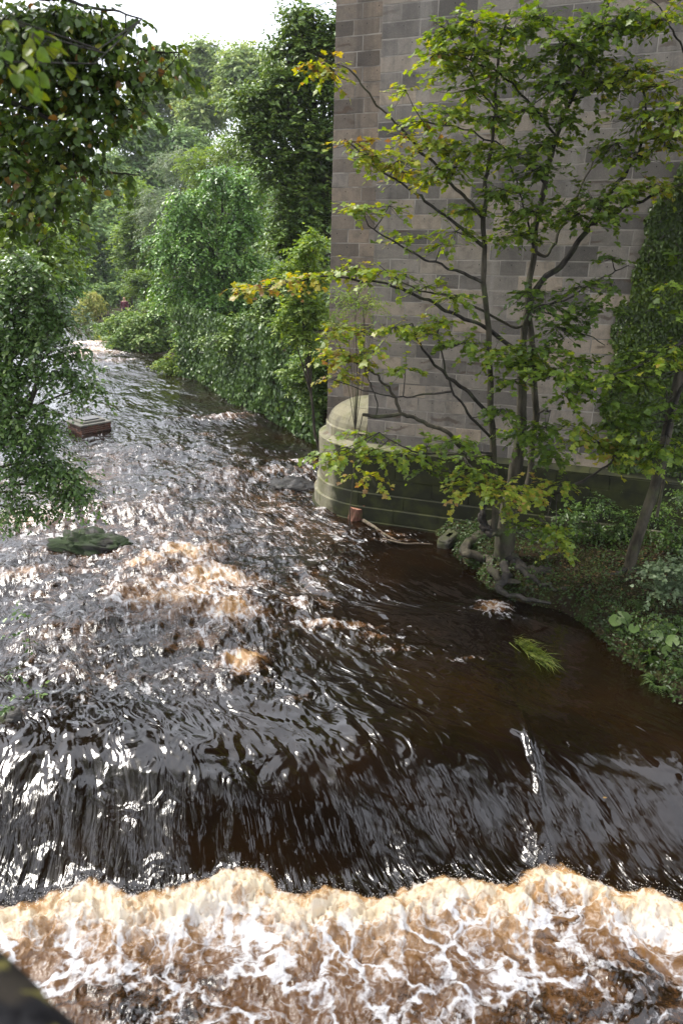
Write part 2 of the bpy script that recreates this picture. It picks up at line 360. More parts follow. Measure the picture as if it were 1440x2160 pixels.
# the foaming pool at the foot of the fall
dist = np.clip(yedge - Y, 0, 9)
boil = np.exp(-((dist - 0.38) / 0.42) ** 2)
bill = np.abs(fbm(X * 1.5, Y * 1.8, 51, 4, 0.55))
z += pool * (0.02 + 0.08 * boil * (0.7 + 0.7 * perlin(X * 1.1, Y * 0.7, 52)) + 0.13 * (0.35 - bill) * (0.5 + boil) + (0.020 + 0.05 * boil) * fbm(X * 5, Y * 5, 53, 4, 0.62) + 0.07 * fbm(X * .8, Y * .9, 55, 2))
patch = fbm(X * 0.55 + 3.1, Y * 0.75, 61, 3)
pf = 0.62 * np.exp(-(dist / 0.55) ** 2) + 0.22 * np.exp(-(dist / 1.3) ** 2) + 0.70 + 0.28 * patch
pf -= 0.30 * np.exp(-(((X + 2.2) / .8) ** 2 + ((Y - 6.2) / .55) ** 2)) + 0.35 * np.exp(-(((X - 3.3) / .6) ** 2 + ((Y - 6.3) / .6) ** 2)) + 0.22 * np.exp(-(((X - 0.7) / .8) ** 2 + ((Y - 6.0) / .35) ** 2))
edgef = sstep(0.0, 1.0, pool)
foam = np.maximum(foam * (1 - pool), edgef * np.clip(pf, 0, 1.3))
foam = np.maximum(foam, (1 - pool) * (0.50 + 0.10 * sstep(15, 18, Y) + 0.20 * fbm(X * .35, Y * .3, 77, 2)) * sstep(1.8, -1.2, X - 0.15 * (Y - 14)) * sstep(10.2, 11.5, Y) * sstep(30, 22, Y) * rough)  # pale streaks upstream: mostly sky reflection, painted in as foam
fresh = np.maximum(edgef * (0.25 * sstep(.5, 0, dist) + np.exp(-(dist / 0.85) ** 2)), (1 - pool) * 0.8 * sstep(.7, 1.3, foam))
stream = sstep(0.05, 0.6, fall) * (1 - pool)
n, m = len(rw), len(ph)
F = gridfaces(n, m); keep = (dland < 0.9)[F].any(1); F = F[keep]
used = np.zeros(n * m, bool); used[F.ravel()] = True; remap = np.cumsum(used) - 1
V = np.stack([X, Y, z], -1)[used]; F = remap[F]
def water_mat():
    m, t, out = newmat('peaty_river_water'); k = N(t)
    pos = k.n('ShaderNodeNewGeometry').outputs['Position']
    fl = k.n('ShaderNodeAttribute', attribute_name='flow').outputs['Vector']
    at = lambda nme: k.n('ShaderNodeAttribute', attribute_name=nme).outputs['Fac']
    foam, fresh, stream, rough, pool = at('foam'), at('fresh'), at('stream'), at('rough'), at('pool')
    # swirled coordinates for the foam
    w1 = k.noise(pos, 0.9, 3, 0.5)[1]; w2 = k.noise(pos, 3.3, 3, 0.55)[1]
    v = k.n('ShaderNodeVectorMath', {0: w1, 1: (1.5, 1.5, 1.5)}, operation='MULTIPLY').outputs[0]
    v2 = k.n('ShaderNodeVectorMath', {0: w2, 1: (0.55, 0.55, 0.55)}, operation='MULTIPLY').outputs[0]
    p1 = k.n('ShaderNodeVectorMath', {0: pos, 1: v}, operation='ADD').outputs[0]
    p2 = k.n('ShaderNodeVectorMath', {0: p1, 1: v2}, operation='ADD').outputs[0]
    flat = k.n('ShaderNodeMapping', {'Vector': p2, 'Scale': (1, 1, 0.9)}).outputs[0]
    vo = k.n('ShaderNodeTexVoronoi', {'Vector': flat, 'Scale': 1.25}, feature='DISTANCE_TO_EDGE').outputs['Distance']
    vo2 = k.n('ShaderNodeTexVoronoi', {'Vector': flat, 'Scale': 3.6}, feature='DISTANCE_TO_EDGE').outputs['Distance']
    lace = k.mapr(vo, 0.0, 0.11, 1, 0); lace2 = k.mapr(vo2, 0.0, 0.16, 1, 0)
    nf = k.noise(flat, 2.6, 6, 0.68, 0.6)[0]; ng = k.noise(pos, 22.0, 2, 0.7)[0]
    streak = k.noise(k.n('ShaderNodeMapping', {'Vector': fl, 'Scale': (0.85, 4.2, 1)}).outputs[0], 1.8, 6, 0.68, 1.0)[0]
    nn = k.math('SUBTRACT', nf, 0.5); sn = k.math('MULTIPLY', k.math('SUBTRACT', streak, 0.5), k.math('SUBTRACT', 1.0, pool)); gn = k.math('MULTIPLY', k.math('SUBTRACT', ng, 0.5), 0.42)
    fe = k.math('ADD', foam, k.math('ADD', k.math('MULTIPLY', nn, 1.5), k.math('MULTIPLY', gn, 1.2)))
    s0 = k.math('ADD', k.math('MULTIPLY', nn, 1.7), k.math('MULTIPLY', foam, 0.62))
    s1 = k.math('ADD', s0, k.math('ADD', k.math('MULTIPLY', lace, k.mapr(pool, 0, 1, 0.22, 0.50)), k.math('MULTIPLY', lace2, k.mapr(pool, 0, 1, 0.16, 0.26))))
    s1 = k.math('ADD', s1, k.math('MULTIPLY', k.math('MULTIPLY', fresh, pool), 0.10))
    s1 = k.math('ADD', s1, k.math('ADD', k.math('MULTIPLY', sn, 2.3), gn))
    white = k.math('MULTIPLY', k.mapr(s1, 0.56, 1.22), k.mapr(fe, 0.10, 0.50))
    amber = k.math('MULTIPLY', k.mapr(k.math('ADD', s0, gn), -0.15, 0.5), k.mapr(k.math('ADD', fe, k.math('MULTIPLY', pool, 0.34)), 0.42, 1.05))
    deep = k.mix(k.mapr(k.noise(pos, 0.5, 3)[0], 0.4, 0.65), (0.0045, 0.0024, 0.0012), (0.010, 0.0048, 0.0018))
    amb = k.mix(k.mapr(k.math('ADD', fresh, k.math('MULTIPLY', nn, 1.1)), 0.0, 0.9), (0.120, 0.054, 0.017), (0.42, 0.235, 0.088))
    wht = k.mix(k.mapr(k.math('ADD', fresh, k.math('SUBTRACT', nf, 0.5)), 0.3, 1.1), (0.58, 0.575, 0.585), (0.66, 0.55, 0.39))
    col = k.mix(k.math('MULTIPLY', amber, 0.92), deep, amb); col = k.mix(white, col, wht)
    # ripples finer than the mesh
    r1 = k.noise(k.n('ShaderNodeMapping', {'Vector': fl, 'Scale': (1.3, 2.5, 1)}).outputs[0], 1.5, 2, 0.45, 1.1)[0]
    r2 = k.noise(k.n('ShaderNodeMapping', {'Vector': fl, 'Scale': (1.1, 9.0, 1)}).outputs[0], 1.6, 3, 0.55, 0.8)[0]
    gust = k.mapr(k.noise(k.n('ShaderNodeMapping', {'Vector': fl, 'Scale': (0.5, 0.9, 1)}).outputs[0], 0.9, 3, 0.6, 0.7)[0], 0.32, 0.68, 0.15, 1.2)
    rip = k.math('MULTIPLY', gust, k.math('MULTIPLY', k.math('ADD', r1, k.math('MULTIPLY', r2, k.math('MULTIPLY', stream, 0.6))), k.mapr(rough, 0.0, 1.0, 0.22, 1.0, False)))
    b1 = k.bump(rip, 1.0, 0.085)
    b2 = k.bump(k.math('MULTIPLY', k.math('ADD', nf, k.math('MULTIPLY', ng, 0.15)), foam), 0.6, 0.05, b1)
    mic = k.math('MULTIPLY', k.math('MULTIPLY', gust, rough), 0.14)
    ro = k.math('ADD', k.math('ADD', 0.035, mic), k.math('MULTIPLY', k.math('ADD', white, k.math('MULTIPLY', amber, 0.35), clamp=True), 0.5))
    p = k.n('ShaderNodeBsdfPrincipled', {'Base Color': col, 'Roughness': ro, 'IOR': 1.45, 'Specular IOR Level': 0.72, 'Normal': b2})
    t.links.new(p.outputs[0], out.inputs['Surface']); return m
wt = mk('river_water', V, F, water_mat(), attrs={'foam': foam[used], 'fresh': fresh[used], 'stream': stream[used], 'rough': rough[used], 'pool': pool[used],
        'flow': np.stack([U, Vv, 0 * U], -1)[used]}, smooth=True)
tag(wt, 'dark peaty river rushing over a low weir into tan and white foam', kind='structure')
ZG = z.reshape(len(rw), len(ph))
def water_z(x, y):
    """height of the water surface"""
    i = np.clip(np.searchsorted(rw, np.hypot(x, y)), 0, len(rw) - 1); j = np.clip(np.searchsorted(ph, np.arctan2(x, y)), 0, len(ph) - 1); return ZG[i, j]

# ================================================================== the bridge pier
WA = R(22.5); WD = np.array([math.cos(WA), -math.sin(WA), 0]); WN = np.array([-math.sin(WA), -math.cos(WA), 0]); P0 = np.array([0.63, 19.35, 0.0])
def W(s, n, z):
    s = np.asarray(s, float); n = np.asarray(n, float); z = np.asarray(z, float)
    s2 = s + 0.020 * np.clip(z - 2, 0, 30) * (1 - s / 12); n2 = n - 0.018 * np.clip(z - 2, 0, 30)
    return P0 + s2[..., None] * WD + n2[..., None] * WN + z[..., None] * np.array([0, 0, 1.0])
ashlar = stone_mat('ashlar_sandstone', [(0.0, (0.132, 0.118, 0.105)), (0.25, (0.236, 0.210, 0.184)), (0.5, (0.333, 0.292, 0.248)), (0.75, (0.444, 0.361, 0.276)), (1.0, (0.361, 0.248, 0.165))])
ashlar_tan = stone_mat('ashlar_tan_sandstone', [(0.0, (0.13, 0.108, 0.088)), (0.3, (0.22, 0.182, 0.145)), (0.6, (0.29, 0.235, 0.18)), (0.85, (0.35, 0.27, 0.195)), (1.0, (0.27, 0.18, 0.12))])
plinth_m = stone_mat('mossy_plinth_sandstone', [(0.0, (0.20, 0.19, 0.12)), (0.5, (0.26, 0.245, 0.165)), (1.0, (0.23, 0.20, 0.12))], moss=0.35, moss_col=(0.10, 0.11, 0.035), algae=True)
mortar = plain('pale_lime_mortar', (0.27, 0.245, 0.215), 0.95, 0.5, 2.0)
hole = plain('hole_shadow', (0.012, 0.012, 0.012), 1.0, 0.1)
pier = thing('bridge_pier', 'tall tapering grey sandstone bridge pier with rounded mossy cutwater at its foot', 'bridge pier')
def hexa(name, pts8, mat, parent):                # 4 outer corners at the back, 4 at the front
    F = np.array([[0, 1, 2, 3], [7, 6, 5, 4], [0, 4, 5, 1], [1, 5, 6, 2], [2, 6, 7, 3], [3, 7, 4, 0]])
    return mk(name, pts8, F[:, ::-1], mat, parent)
def core(name, s0, s1, n0, n1, z0, z1):
    return hexa(name, np.array([W(s0, n1, z0), W(s1, n1, z0), W(s1, n1, z1), W(s0, n1, z1), W(s0, n0, z0), W(s1, n0, z0), W(s1, n0, z1), W(s0, n0, z1)]), mortar, pier)
core('mortar_core', 0.012, 12, -0.003, -3.4, 2.0, 27); core('mortar_core', -1.488, 0.03, -0.903, -2.5, 2.0, 27)
core('footing', 0.012, 12, -0.03, -3.4, -1.0, 1.998); core('footing', -1.488, 0.03, -0.93, -2.5, -1.0, 1.998)
def block_geo(s0, s1, z0, z1, n, jit):
    """an ashlar block with arrised edges; returns V,Q"""
    g = 0.0125; c = 0.004; s0 += g; s1 -= g; z0 += g; z1 -= g
    w = rng.normal(0, 0.0035, 8)
    V = [W(s0, n - 0.2, z0), W(s1, n - 0.2, z0), W(s1, n - 0.2, z1), W(s0, n - 0.2, z1),
         W(s0 + w[0], n - c, z0 + w[1]), W(s1 + w[2], n - c, z0 + w[3]), W(s1 + w[4], n - c, z1 + w[5]), W(s0 + w[6], n - c, z1 + w[7]),
         W(s0 + c, n + jit, z0 + c), W(s1 - c, n + jit, z0 + c), W(s1 - c, n + jit, z1 - c), W(s0 + c, n + jit, z1 - c)]
    Q = []
    for a in (0, 4):
        for i in range(4):
            j = (i + 1) % 4; Q.append([a + i, a + j, a + 4 + j, a + 4 + i])
    Q.append([8, 9, 10, 11])
    # small flat near-black quad near the middle, painted as the shade of a lewis hole
    hs = 0.5 * (s0 + s1) + rng.uniform(-.08, .08); hz = z0 + 0.72 * (z1 - z0); e = 0.008
    V += [W(hs - e, n + jit + .0015, hz - e * 1.5), W(hs + e, n + jit + .0015, hz - e * 1.5), W(hs + e, n + jit + .0015, hz + e * 1.5), W(hs - e, n + jit + .0015, hz + e * 1.5)]
    Q.append([12, 13, 14, 15])
    return np.array(V), np.array(Q)
CH = 0.322; blocks = []
for k in range(int((26.5 - 2.0) / CH)):
    z0 = 2.0 + k * CH
    s = 0.0; first = True
    while s < 11.9:
        L = (0.42 if k % 2 else 0.86) + rng.uniform(-.06, .1) if first else rng.uniform(0.55, 1.0)
        if s + L > 11.5: L = 12 - s
        blocks.append((s, s + L, z0, z0 + CH, 0.0)); s += L; first = False
    j = -1.5 + ((0.50 if k % 2 else 0.72) + rng.uniform(-.08, .08)); j2 = j + rng.uniform(.55, .7)
    blocks.append((-1.5, j, z0, z0 + CH, -0.9))
    if k % 2: blocks.append((j, j2, z0, z0 + CH, -0.9)); blocks.append((j2, 0.0, z0, z0 + CH, -0.9))
    else: blocks.append((j, 0.0, z0, z0 + CH, -0.9))
def seen(b):
    p = W((b[0] + b[1]) / 2, b[4], (b[2] + b[3]) / 2); d = p - np.array([0, 0, CAMH])
    zc = d[1] * math.cos(TH) - d[2] * math.sin(TH); yc = d[1] * math.sin(TH) + d[2] * math.cos(TH)
    u, v = 720 + FPX * d[0] / zc, 1080 - FPX * yc / zc
    return -30 < v and u < 1460 and not (u > 1340 and 480 < v < 1000)
vis = [b for b in blocks if seen(b)]
vis.sort(key=lambda b: -(b[1] - b[0]) / (1.0 if b[4] < -.5 else 1.15)); vis = vis[:300]; vs = set(map(id, vis))
G = Geo(); gi = []
for b in blocks:
    Vb, Qb = block_geo(*b, rng.uniform(-.001, .004))
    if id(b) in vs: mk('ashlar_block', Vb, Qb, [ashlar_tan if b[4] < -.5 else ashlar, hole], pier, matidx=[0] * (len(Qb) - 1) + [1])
    else: G.add(Vb[:12], None, Qb[:-1])
o = G.build('ashlar_masonry', ashlar, pier); o['kind'] = 'stuff'
# the great arch springs from the pier towards and over the viewpoint, out of the frame: it shades the near river and the bank
NA = 28; aa = np.linspace(0, math.pi, NA); an = 14.0 - 14.0 * np.cos(aa); az = 16.0 + 9.0 * np.sin(aa); top_z = 28.0
VA = np.concatenate([P0 + WD * s_ + WN * an[:, None] + np.array([0, 0, 1.0]) * zz_[:, None] for s_ in (-1.5, 12.0) for zz_ in (az, np.full(NA, top_z))])
QA = [[i, i + 1, 2 * NA + i + 1, 2 * NA + i] for i in range(NA - 1)] + [[NA + i, 3 * NA + i, 3 * NA + i + 1, NA + i + 1] for i in range(NA - 1)] + [[i, NA + i, NA + i + 1, i + 1] for i in range(NA - 1)] + [[2 * NA + i, 2 * NA + i + 1, 3 * NA + i + 1, 3 * NA + i] for i in range(NA - 1)]
mk('arch_vault', VA, np.array(QA), ashlar, pier)
# --- plinth: stones on a path that runs along the face and round the nose
NC = -1.7
def path(t, o):
    """t<0: metres round the nose from the corner, t>0: metres along the face; o: projection"""
    t = np.asarray(t, float); a = np.clip(-t / 1.7, 0, math.pi)
    s = np.where(t > 0, t, -(1.7 + o) * np.sin(a)); n = np.where(t > 0, o, NC + (1.7 + o) * np.cos(a)); return s, n
def ring_stone(name, t0, t1, prof, mat, parent, alg):
    """prof: list of (projection, z) from the outer foot up and over to the inside"""
    t0 += 0.006; t1 -= 0.006; nseg = max(2, int((t1 - t0) / 0.12)) if t0 < 0 else 2
    t = np.linspace(t0, t1, nseg + 1); rows = []
    for (o, z) in prof:
        s, n = path(t, o); rows.append(W(s, n, np.full_like(s, z)) + rng.normal(0, .0022, 3))
    V = np.concatenate(rows); m = len(t); Q = [[r * m + i, r * m + i + 1, (r + 1) * m + i + 1, (r + 1) * m + i] for r in range(len(prof) - 1) for i in range(m - 1)]
    Q = np.array(Q); T = []
    for i, fl in ((0, 1), (m - 1, 0)):                                   # end faces
        for r in range(1, len(prof) - 1):
            tri = [i, r * m + i, (r + 1) * m + i]; T.append(tri if fl else tri[::-1])
    av = np.clip(alg(np.tile(t, len(prof))), 0, 1)
    return mk(name, V, [Q, np.array(T)], mat, parent, attrs={'alg': av})
def course(name, z0, z1, o, tmin, tmax, L, inner, alg, lip=0.009):
    t = tmin + rng.uniform(0, .3)
    cuts = [tmin]
    while t < tmax - .4: cuts.append(t) if t > tmin + .35 else None; t += L * rng.uniform(.8, 1.25)
    cuts.append(tmax)
    for a, b in zip(cuts[:-1], cuts[1:]):
        j = rng.uniform(-.004, .006)
        ring_stone(name, a, b, [(o + j, z0 + .004), (o + j, z1 - lip), (o + j - lip, z1 - .003), (o - inner, z1 - .001), (o - inner, z0 + .004)], plinth_m, pier, alg)
alg = lambda t: sstep(-1.15, -0.45, t) * (1 - 0.25 * sstep(3.5, 5, t))
alow = lambda t: 0.15 + 0.75 * sstep(-1.3, -0.3, t) * (1 - 0.4 * sstep(2, 4, t))
course('plinth_stone', -0.75, 0.06, 0.40, -3.6, 9, 1.3, 0.4, lambda t: 0 * t + .9)
course('plinth_stone', 0.06, 0.42, 0.34, -3.6, 9, 1.0, 0.4, alow, .014)
course('plinth_stone', 0.42, 0.78, 0.27, -3.6, 9, 1.1, 0.4, alow, .014)
course('plinth_stone', 0.78, 1.18, 0.20, -3.6, 9, 1.0, 0.4, alg)
course('plinth_stone', 1.18, 1.58, 0.20, -3.6, 9, 1.1, 0.4, alg)
course('plinth_stone', 1.58, 1.90, 0.20, -3.6, 9, 1.0, 0.4, alg)
cuts = [-3.6, -2.4, -1.2, -0.02, 1.1, 2.2, 3.3, 4.4, 5.5, 7, 9]
for a, b in zip(cuts[:-1], cuts[1:]): ring_stone('weathering_stone', a, b, [(0.20, 1.90), (0.20, 1.93), (0.0, 2.03), (-0.3, 2.03)], plinth_m, pier, lambda t: .75 * sstep(.2, 1.6, t))
pm = [(-3.4, -2.3), (-2.3, -1.25), (-1.25, -0.02)]
for a, b in pm: ring_stone('cutwater_stone', a, b, [(0.0, 2.03), (0.0, 2.26), (-0.03, 2.29), (-.5, 2.29), (-.5, 2.03)], plinth_m, pier, lambda t: 0 * t)
def dome(a, b, f0, f1):
    fs = np.linspace(f0, f1, 5); ring_stone('cutwater_cap_stone', a, b, [(-0.04 - 1.66 * (1 - math.cos(q)), 2.29 + 0.92 * math.sin(q)) for q in fs], plinth_m, pier, lambda t: 0 * t)
for a, b in [(-3.5, -1.9), (-1.9, -0.62), (-0.62, -0.02)]: dome(a, b, 0.0, 0.62)
for a, b in [(-3.5, -1.5), (-1.5, -0.02)]: dome(a, b, 0.626, 1.52)

# ================================================================== things in the river
def lumpy(name, c, rad, seed, mat, parent=None, n=40, amp=0.25, facets=0.0, tilt=(0, 0, 0), sq=1.0, freq=1.0):
    u = np.linspace(0, 2 * math.pi, n, endpoint=False); v = np.linspace(0.02, math.pi - 0.02, n // 2)
    sp = lambda a, p: np.sign(a) * np.abs(a) ** p
    x = sp(np.cos(u)[None], sq) * sp(np.sin(v)[:, None], sq); y = sp(np.sin(u)[None], sq) * sp(np.sin(v)[:, None], sq); zz = sp(np.cos(v)[:, None], sq) + 0 * u[None]
    D = np.stack([x, y, zz], -1)
    k = 1 + amp * (fbm(x * 1.5 * freq + zz * 1.7 + seed, y * 1.5 * freq - zz * 1.3, seed, 4) )
    if facets: k = k * (1 + facets * (np.abs(perlin(x * 2.2 + seed, y * 2.2 + zz * 2.5, seed + 5))))
    P = (D * k[..., None] * np.array(rad)).reshape(-1, 3)
    from mathutils import Euler
    M = np.array(Euler(tilt).to_matrix()); P = P @ M.T + np.asarray(c)
    return mk(name, P, gridfaces(n // 2, n, True), mat, parent, smooth=True)
def rock_mat(name, c1, c2, moss, mc, rough=0.35):
    m, t, out = newmat(name); k = N(t); g = k.n('ShaderNodeNewGeometry'); pos = g.outputs['Position']
    a = k.noise(k.n('ShaderNodeMapping', {'Vector': pos, 'Rotation': (0.3, 0.5, 0), 'Scale': (1, 1, 4)}).outputs[0], 3.5, 7, 0.65)[0]; b = k.noise(pos, 2.0, 5, 0.6)[0]
    col = k.mix(k.mapr(a, 0.35, 0.65), c1, c2); nz = k.n('ShaderNodeSeparateXYZ', {0: g.outputs['Normal']}).outputs['Z']
    f = k.mapr(k.math('ADD', b, k.math('MULTIPLY', nz, 0.15)), 0.72 - moss, 0.86 - moss)
    col = k.mix(f, col, k.mix(k.mapr(a, .4, .6), mc, tuple(1.9 * x for x in mc)))
    p = k.n('ShaderNodeBsdfPrincipled', {'Base Color': col, 'Roughness': k.mapr(f, 0, 1, rough, 0.9), 'Normal': k.bump(a, 1.0, 0.06)})
    t.links.new(p.outputs[0], out.inputs['Surface']); return m
slate = rock_mat('wet_slate', (0.012, 0.011, 0.010), (0.04, 0.034, 0.029), 0.05, (0.03, 0.035, 0.01), 0.5)
mossrock = rock_mat('mossy_wet_rock', (0.009, 0.008, 0.007), (0.032, 0.026, 0.019), 0.24, (0.012, 0.022, 0.005), 0.6)
c = atz(185, 1172, 0.0)
rk = thing('mossy_rock', 'dark wet rock with green moss standing in the rapids on the left', 'rock')
lumpy('rock_body', c + [0.0, 0.25, 0.02], (0.82, 0.46, 0.34), 3, mossrock, rk, 56, 0.34, 0.5, (0.1, 0.06, -0.15), 0.9)
lumpy('rock_slab', c + [0.36, 0.3, 0.16], (0.50, 0.32, 0.18), 9, mossrock, rk, 40, 0.30, 0.3, (0.0, 0.22, 0.3), 0.8)
lumpy('rock_slab', c + [-0.3, 0.42, 0.2], (0.36, 0.28, 0.2), 14, mossrock, rk, 40, 0.30, 0.3, (0.1, -0.2, 0.1), 0.8)
for i, (a, b, rx, ry, rz, lab) in enumerate([(620, 1030, .62, .42, .26, 'broad slab of wet dark slate nearest the rounded pier foot'), (560, 1010, .55, .30, .16, 'low wet slate ledge farthest out from the pier foot'),
                                             (640, 1002, .55, .32, .26, 'raised wet slate ledge behind the pier foot slab'), (8, 1530, .2, .2, .17, 'small dark rock at the left edge among swirling water'),
                                             (-6, 1213, .22, .22, .22, 'rounded dark rock at the left edge beside the mossy rock')]):
    tag(lumpy('slate_rock', atz(a, b, 0) + [0, .2, -.10], (rx, ry, rz), 20 + i, slate, None, 36, 0.3, 0.4, (0.1, 0.12 * (-1) ** i, 0.25), 0.75), lab, 'rock', 'dark rocks in the river')
# brick chamber
brick_m = stone_mat('red_brick', [(0.0, (0.03, 0.014, 0.010)), (0.4, (0.085, 0.030, 0.017)), (0.7, (0.15, 0.052, 0.024)), (1.0, (0.035, 0.02, 0.015))], moss=0.12)
conc = stone_mat('weathered_concrete', [(0.0, (0.13, 0.125, 0.105)), (1.0, (0.19, 0.18, 0.155))], moss=0.15)
steel = plain('galvanised_cover', (0.12, 0.12, 0.125), 0.7, 0.3, 9.0)
ch = thing('brick_chamber', 'square red brick manhole chamber with concrete lid standing in the river', 'manhole chamber')
cc = atz(175, 931, 0.12); bx = np.array([math.cos(R(43)), math.sin(R(43)), 0]); by = np.array([-bx[1], bx[0], 0])
SX, SY = 1.12, 1.10                                             # along the right face, along the left face; cc is the near corner
def CW(a, b, z): return cc + bx * a + by * b + np.array([0, 0, z])
def cbox(name, a0, a1, b0, b1, z0, z1, mat, parent, c=0.0):
    V = [CW(a0, b0, z0), CW(a1, b0, z0), CW(a1, b1, z0), CW(a0, b1, z0), CW(a0, b0, z1 - c), CW(a1, b0, z1 - c), CW(a1, b1, z1 - c), CW(a0, b1, z1 - c)]
    Q = [[0, 1, 5, 4], [1, 2, 6, 5], [2, 3, 7, 6], [3, 0, 4, 7], [3, 2, 1, 0]]
    if c:
        V += [CW(a0 + c, b0 + c, z1), CW(a1 - c, b0 + c, z1), CW(a1 - c, b1 - c, z1), CW(a0 + c, b1 - c, z1)]
        Q += [[4, 5, 9, 8], [5, 6, 10, 9], [6, 7, 11, 10], [7, 4, 8, 11], [8, 9, 10, 11]]
    else: Q.append([4, 5, 6, 7])
    return mk(name, np.array(V), np.array(Q), mat, parent)
cbox('mortar_core', 0.012, SX - .012, 0.012, SY - .012, -0.6, 0.50, mortar, ch)
for r in range(-4, 7):
    z0 = r * 0.073
    for face in range(4):
        Ln = SX if face % 2 == 0 else SY; t = 0.0; alt = (r + face) % 2
        lens = ([0.105] if alt else []) + [0.215] * 7
        for L in lens:
            t0, t1 = t, min(t + L, Ln); t = t1 + 0.011
            if t1 - t0 < 0.04: break
            j = rng.uniform(-.003, .003); d = 0.10
            if face == 0: q = (t0, t1, j, d)
            elif face == 1: q = (SX - d, SX + j, t0, t1)
            elif face == 2: q = (SX - t1, SX - t0, SY - d, SY + j)
            else: q = (j, d, SY - t1, SY - t0)
            if face in (1, 3): q = (q[0] , q[1], max(q[2], .002 + (d if alt else 0)), min(q[3], SY - .002))
            cbox('brick', *q, z0, z0 + 0.063, brick_m, ch)
cbox('concrete_slab', -0.03, SX + .03, -0.03, SY + .03, 0.505, 0.56, conc, ch, .012)
lid = cbox('concrete_lid', 0.13, SX - .13, 0.13, SY - .13, 0.562, 0.63, conc, ch, .02)
cbox('cover_plate', 0.27, SX - .27, 0.27, SY - .27, 0.655, 0.675, steel, lid, .006)
cbox('cover_frame', 0.29, SX - .29, 0.29, SY - .29, 0.63, 0.654, hole, lid)
# drift log and branches
logm = bark_mat('wet_log_bark', (0.05, 0.022, 0.014), (0.17, 0.085, 0.06), 9.0); cutm = plain('cut_wood', (0.26, 0.13, 0.085), 0.8, 0.3, 14.0)
lg = thing('drift_log', 'short reddish sawn log stranded against the pier plinth', 'log')
c0 = atz(748, 1104, -0.03) + [0, .12, 0]; c1 = c0 + np.array([0.06, 0.02, 0.38])
V_, T_, Q_ = tube(spline([c0, (c0 + c1) / 2 + [.01, 0, 0], c1], 9), [.19, .185, .18, .178, .175, .176, .178, .176, .172], 22, 0.28, 4)
mk('log_bark', V_[:-1], Q_, logm, lg, smooth=True)
th = np.linspace(0, 2 * math.pi, 22, endpoint=False); top = V_[8 * 22:9 * 22]; cen = top.mean(0)
rings = [cen + (top - cen) * f + np.array([0, 0, .012 * (1 - f)]) for f in (1.0, .8, .5, .2)]
VV = np.concatenate(rings + [cen[None] + [0, 0, .012]]); QQ = gridfaces(4, 22, True); TT = np.array([[66 + i, 66 + (i + 1) % 22, 88] for i in range(22)])
mk('cut_end', VV, [QQ, TT], cutm, lg)
mk('branch_stub', *(lambda a: (a[0], [a[1], a[2]]))(tube(spline([c1 + [.1, -.05, -.05], c1 + [.17, -.06, .03], c1 + [.19, -.05, .08]], 5), [.05, .045, .04, .035, .03], 8, .2)), logm, lg)
drift = bark_mat('bleached_driftwood', (0.09, 0.065, 0.048), (0.22, 0.18, 0.14), 12.0)
for P, r0, r1, lab in [([(766, 1098), (790, 1112), (812, 1128), (836, 1140)], .05, .022, 'bare forked driftwood branch trailing from the log by the pier'), ([(806, 1136), (850, 1146), (880, 1146), (912, 1148)], .022, .014, 'thin straight stick floating by the plinth end')]:
    pts = [atz(a, b, 0.10 - .015 * i) for i, (a, b) in enumerate(P)]
    V_, T_, Q_ = tube(spline(pts, 14), np.linspace(r0, r1, 14), 8, .25, 3); tag(mk('driftwood_branch', V_, [T_, Q_], drift, None, smooth=True), lab, 'driftwood')
# fallen kerb stone at the plinth's end
kerb_m = stone_mat('damp_kerbstone', [(0.0, (0.03, 0.028, 0.02)), (1.0, (0.06, 0.055, 0.04))], moss=0.4)
tag(lumpy('kerb_stone', atz(948, 1140, .08), (.38, .17, .16), 77, kerb_m, None, 40, .10, .08, (0, R(-8), R(55)), .32, 2.0), 'loose tilted kerb stone between plinth end and tree roots', 'stone')
# coping stone of the parapet the photograph is taken over (only its corner is in view)
def cop_mat():
    m, t, out = newmat('lichened_coping'); k = N(t); pos = k.n('ShaderNodeNewGeometry').outputs['Position']
    a = k.noise(pos, 26.0, 6, 0.7)[0]; b = k.noise(pos, 11.0, 5, 0.65, 0.6)[0]; c = k.noise(pos, 7.0, 4, 0.6)[0]
    col = k.mix(k.mapr(a, .35, .7), (0.006, 0.006, 0.007), (0.026, 0.026, 0.028)); col = k.mix(k.mapr(c, .52, .62, 0, .8), col, (0.035, 0.030, 0.024))
    col = k.mix(k.mapr(b, .54, .62), col, (0.15, 0.135, 0.045))
    p = k.n('ShaderNodeBsdfPrincipled', {'Base Color': col, 'Roughness': 1.0, 'Specular IOR Level': 0.05, 'Normal': k.bump(a, 1.0, 0.02)}); t.links.new(p.outputs[0], out.inputs['Surface']); return m
cop_m = cop_mat()
pw = thing('parapet_wall', 'dark rough parapet edge with yellow lichen, blurred in the lower left corner', 'parapet')
pw['kind'] = 'thing'
q1 = atz(0, 1978, 6.2); pe = norm(atz(150, 2128, 6.2) - q1); pn = np.array([pe[1], -pe[0], 0.0]); pn = pn if pn[1] < 0 else -pn
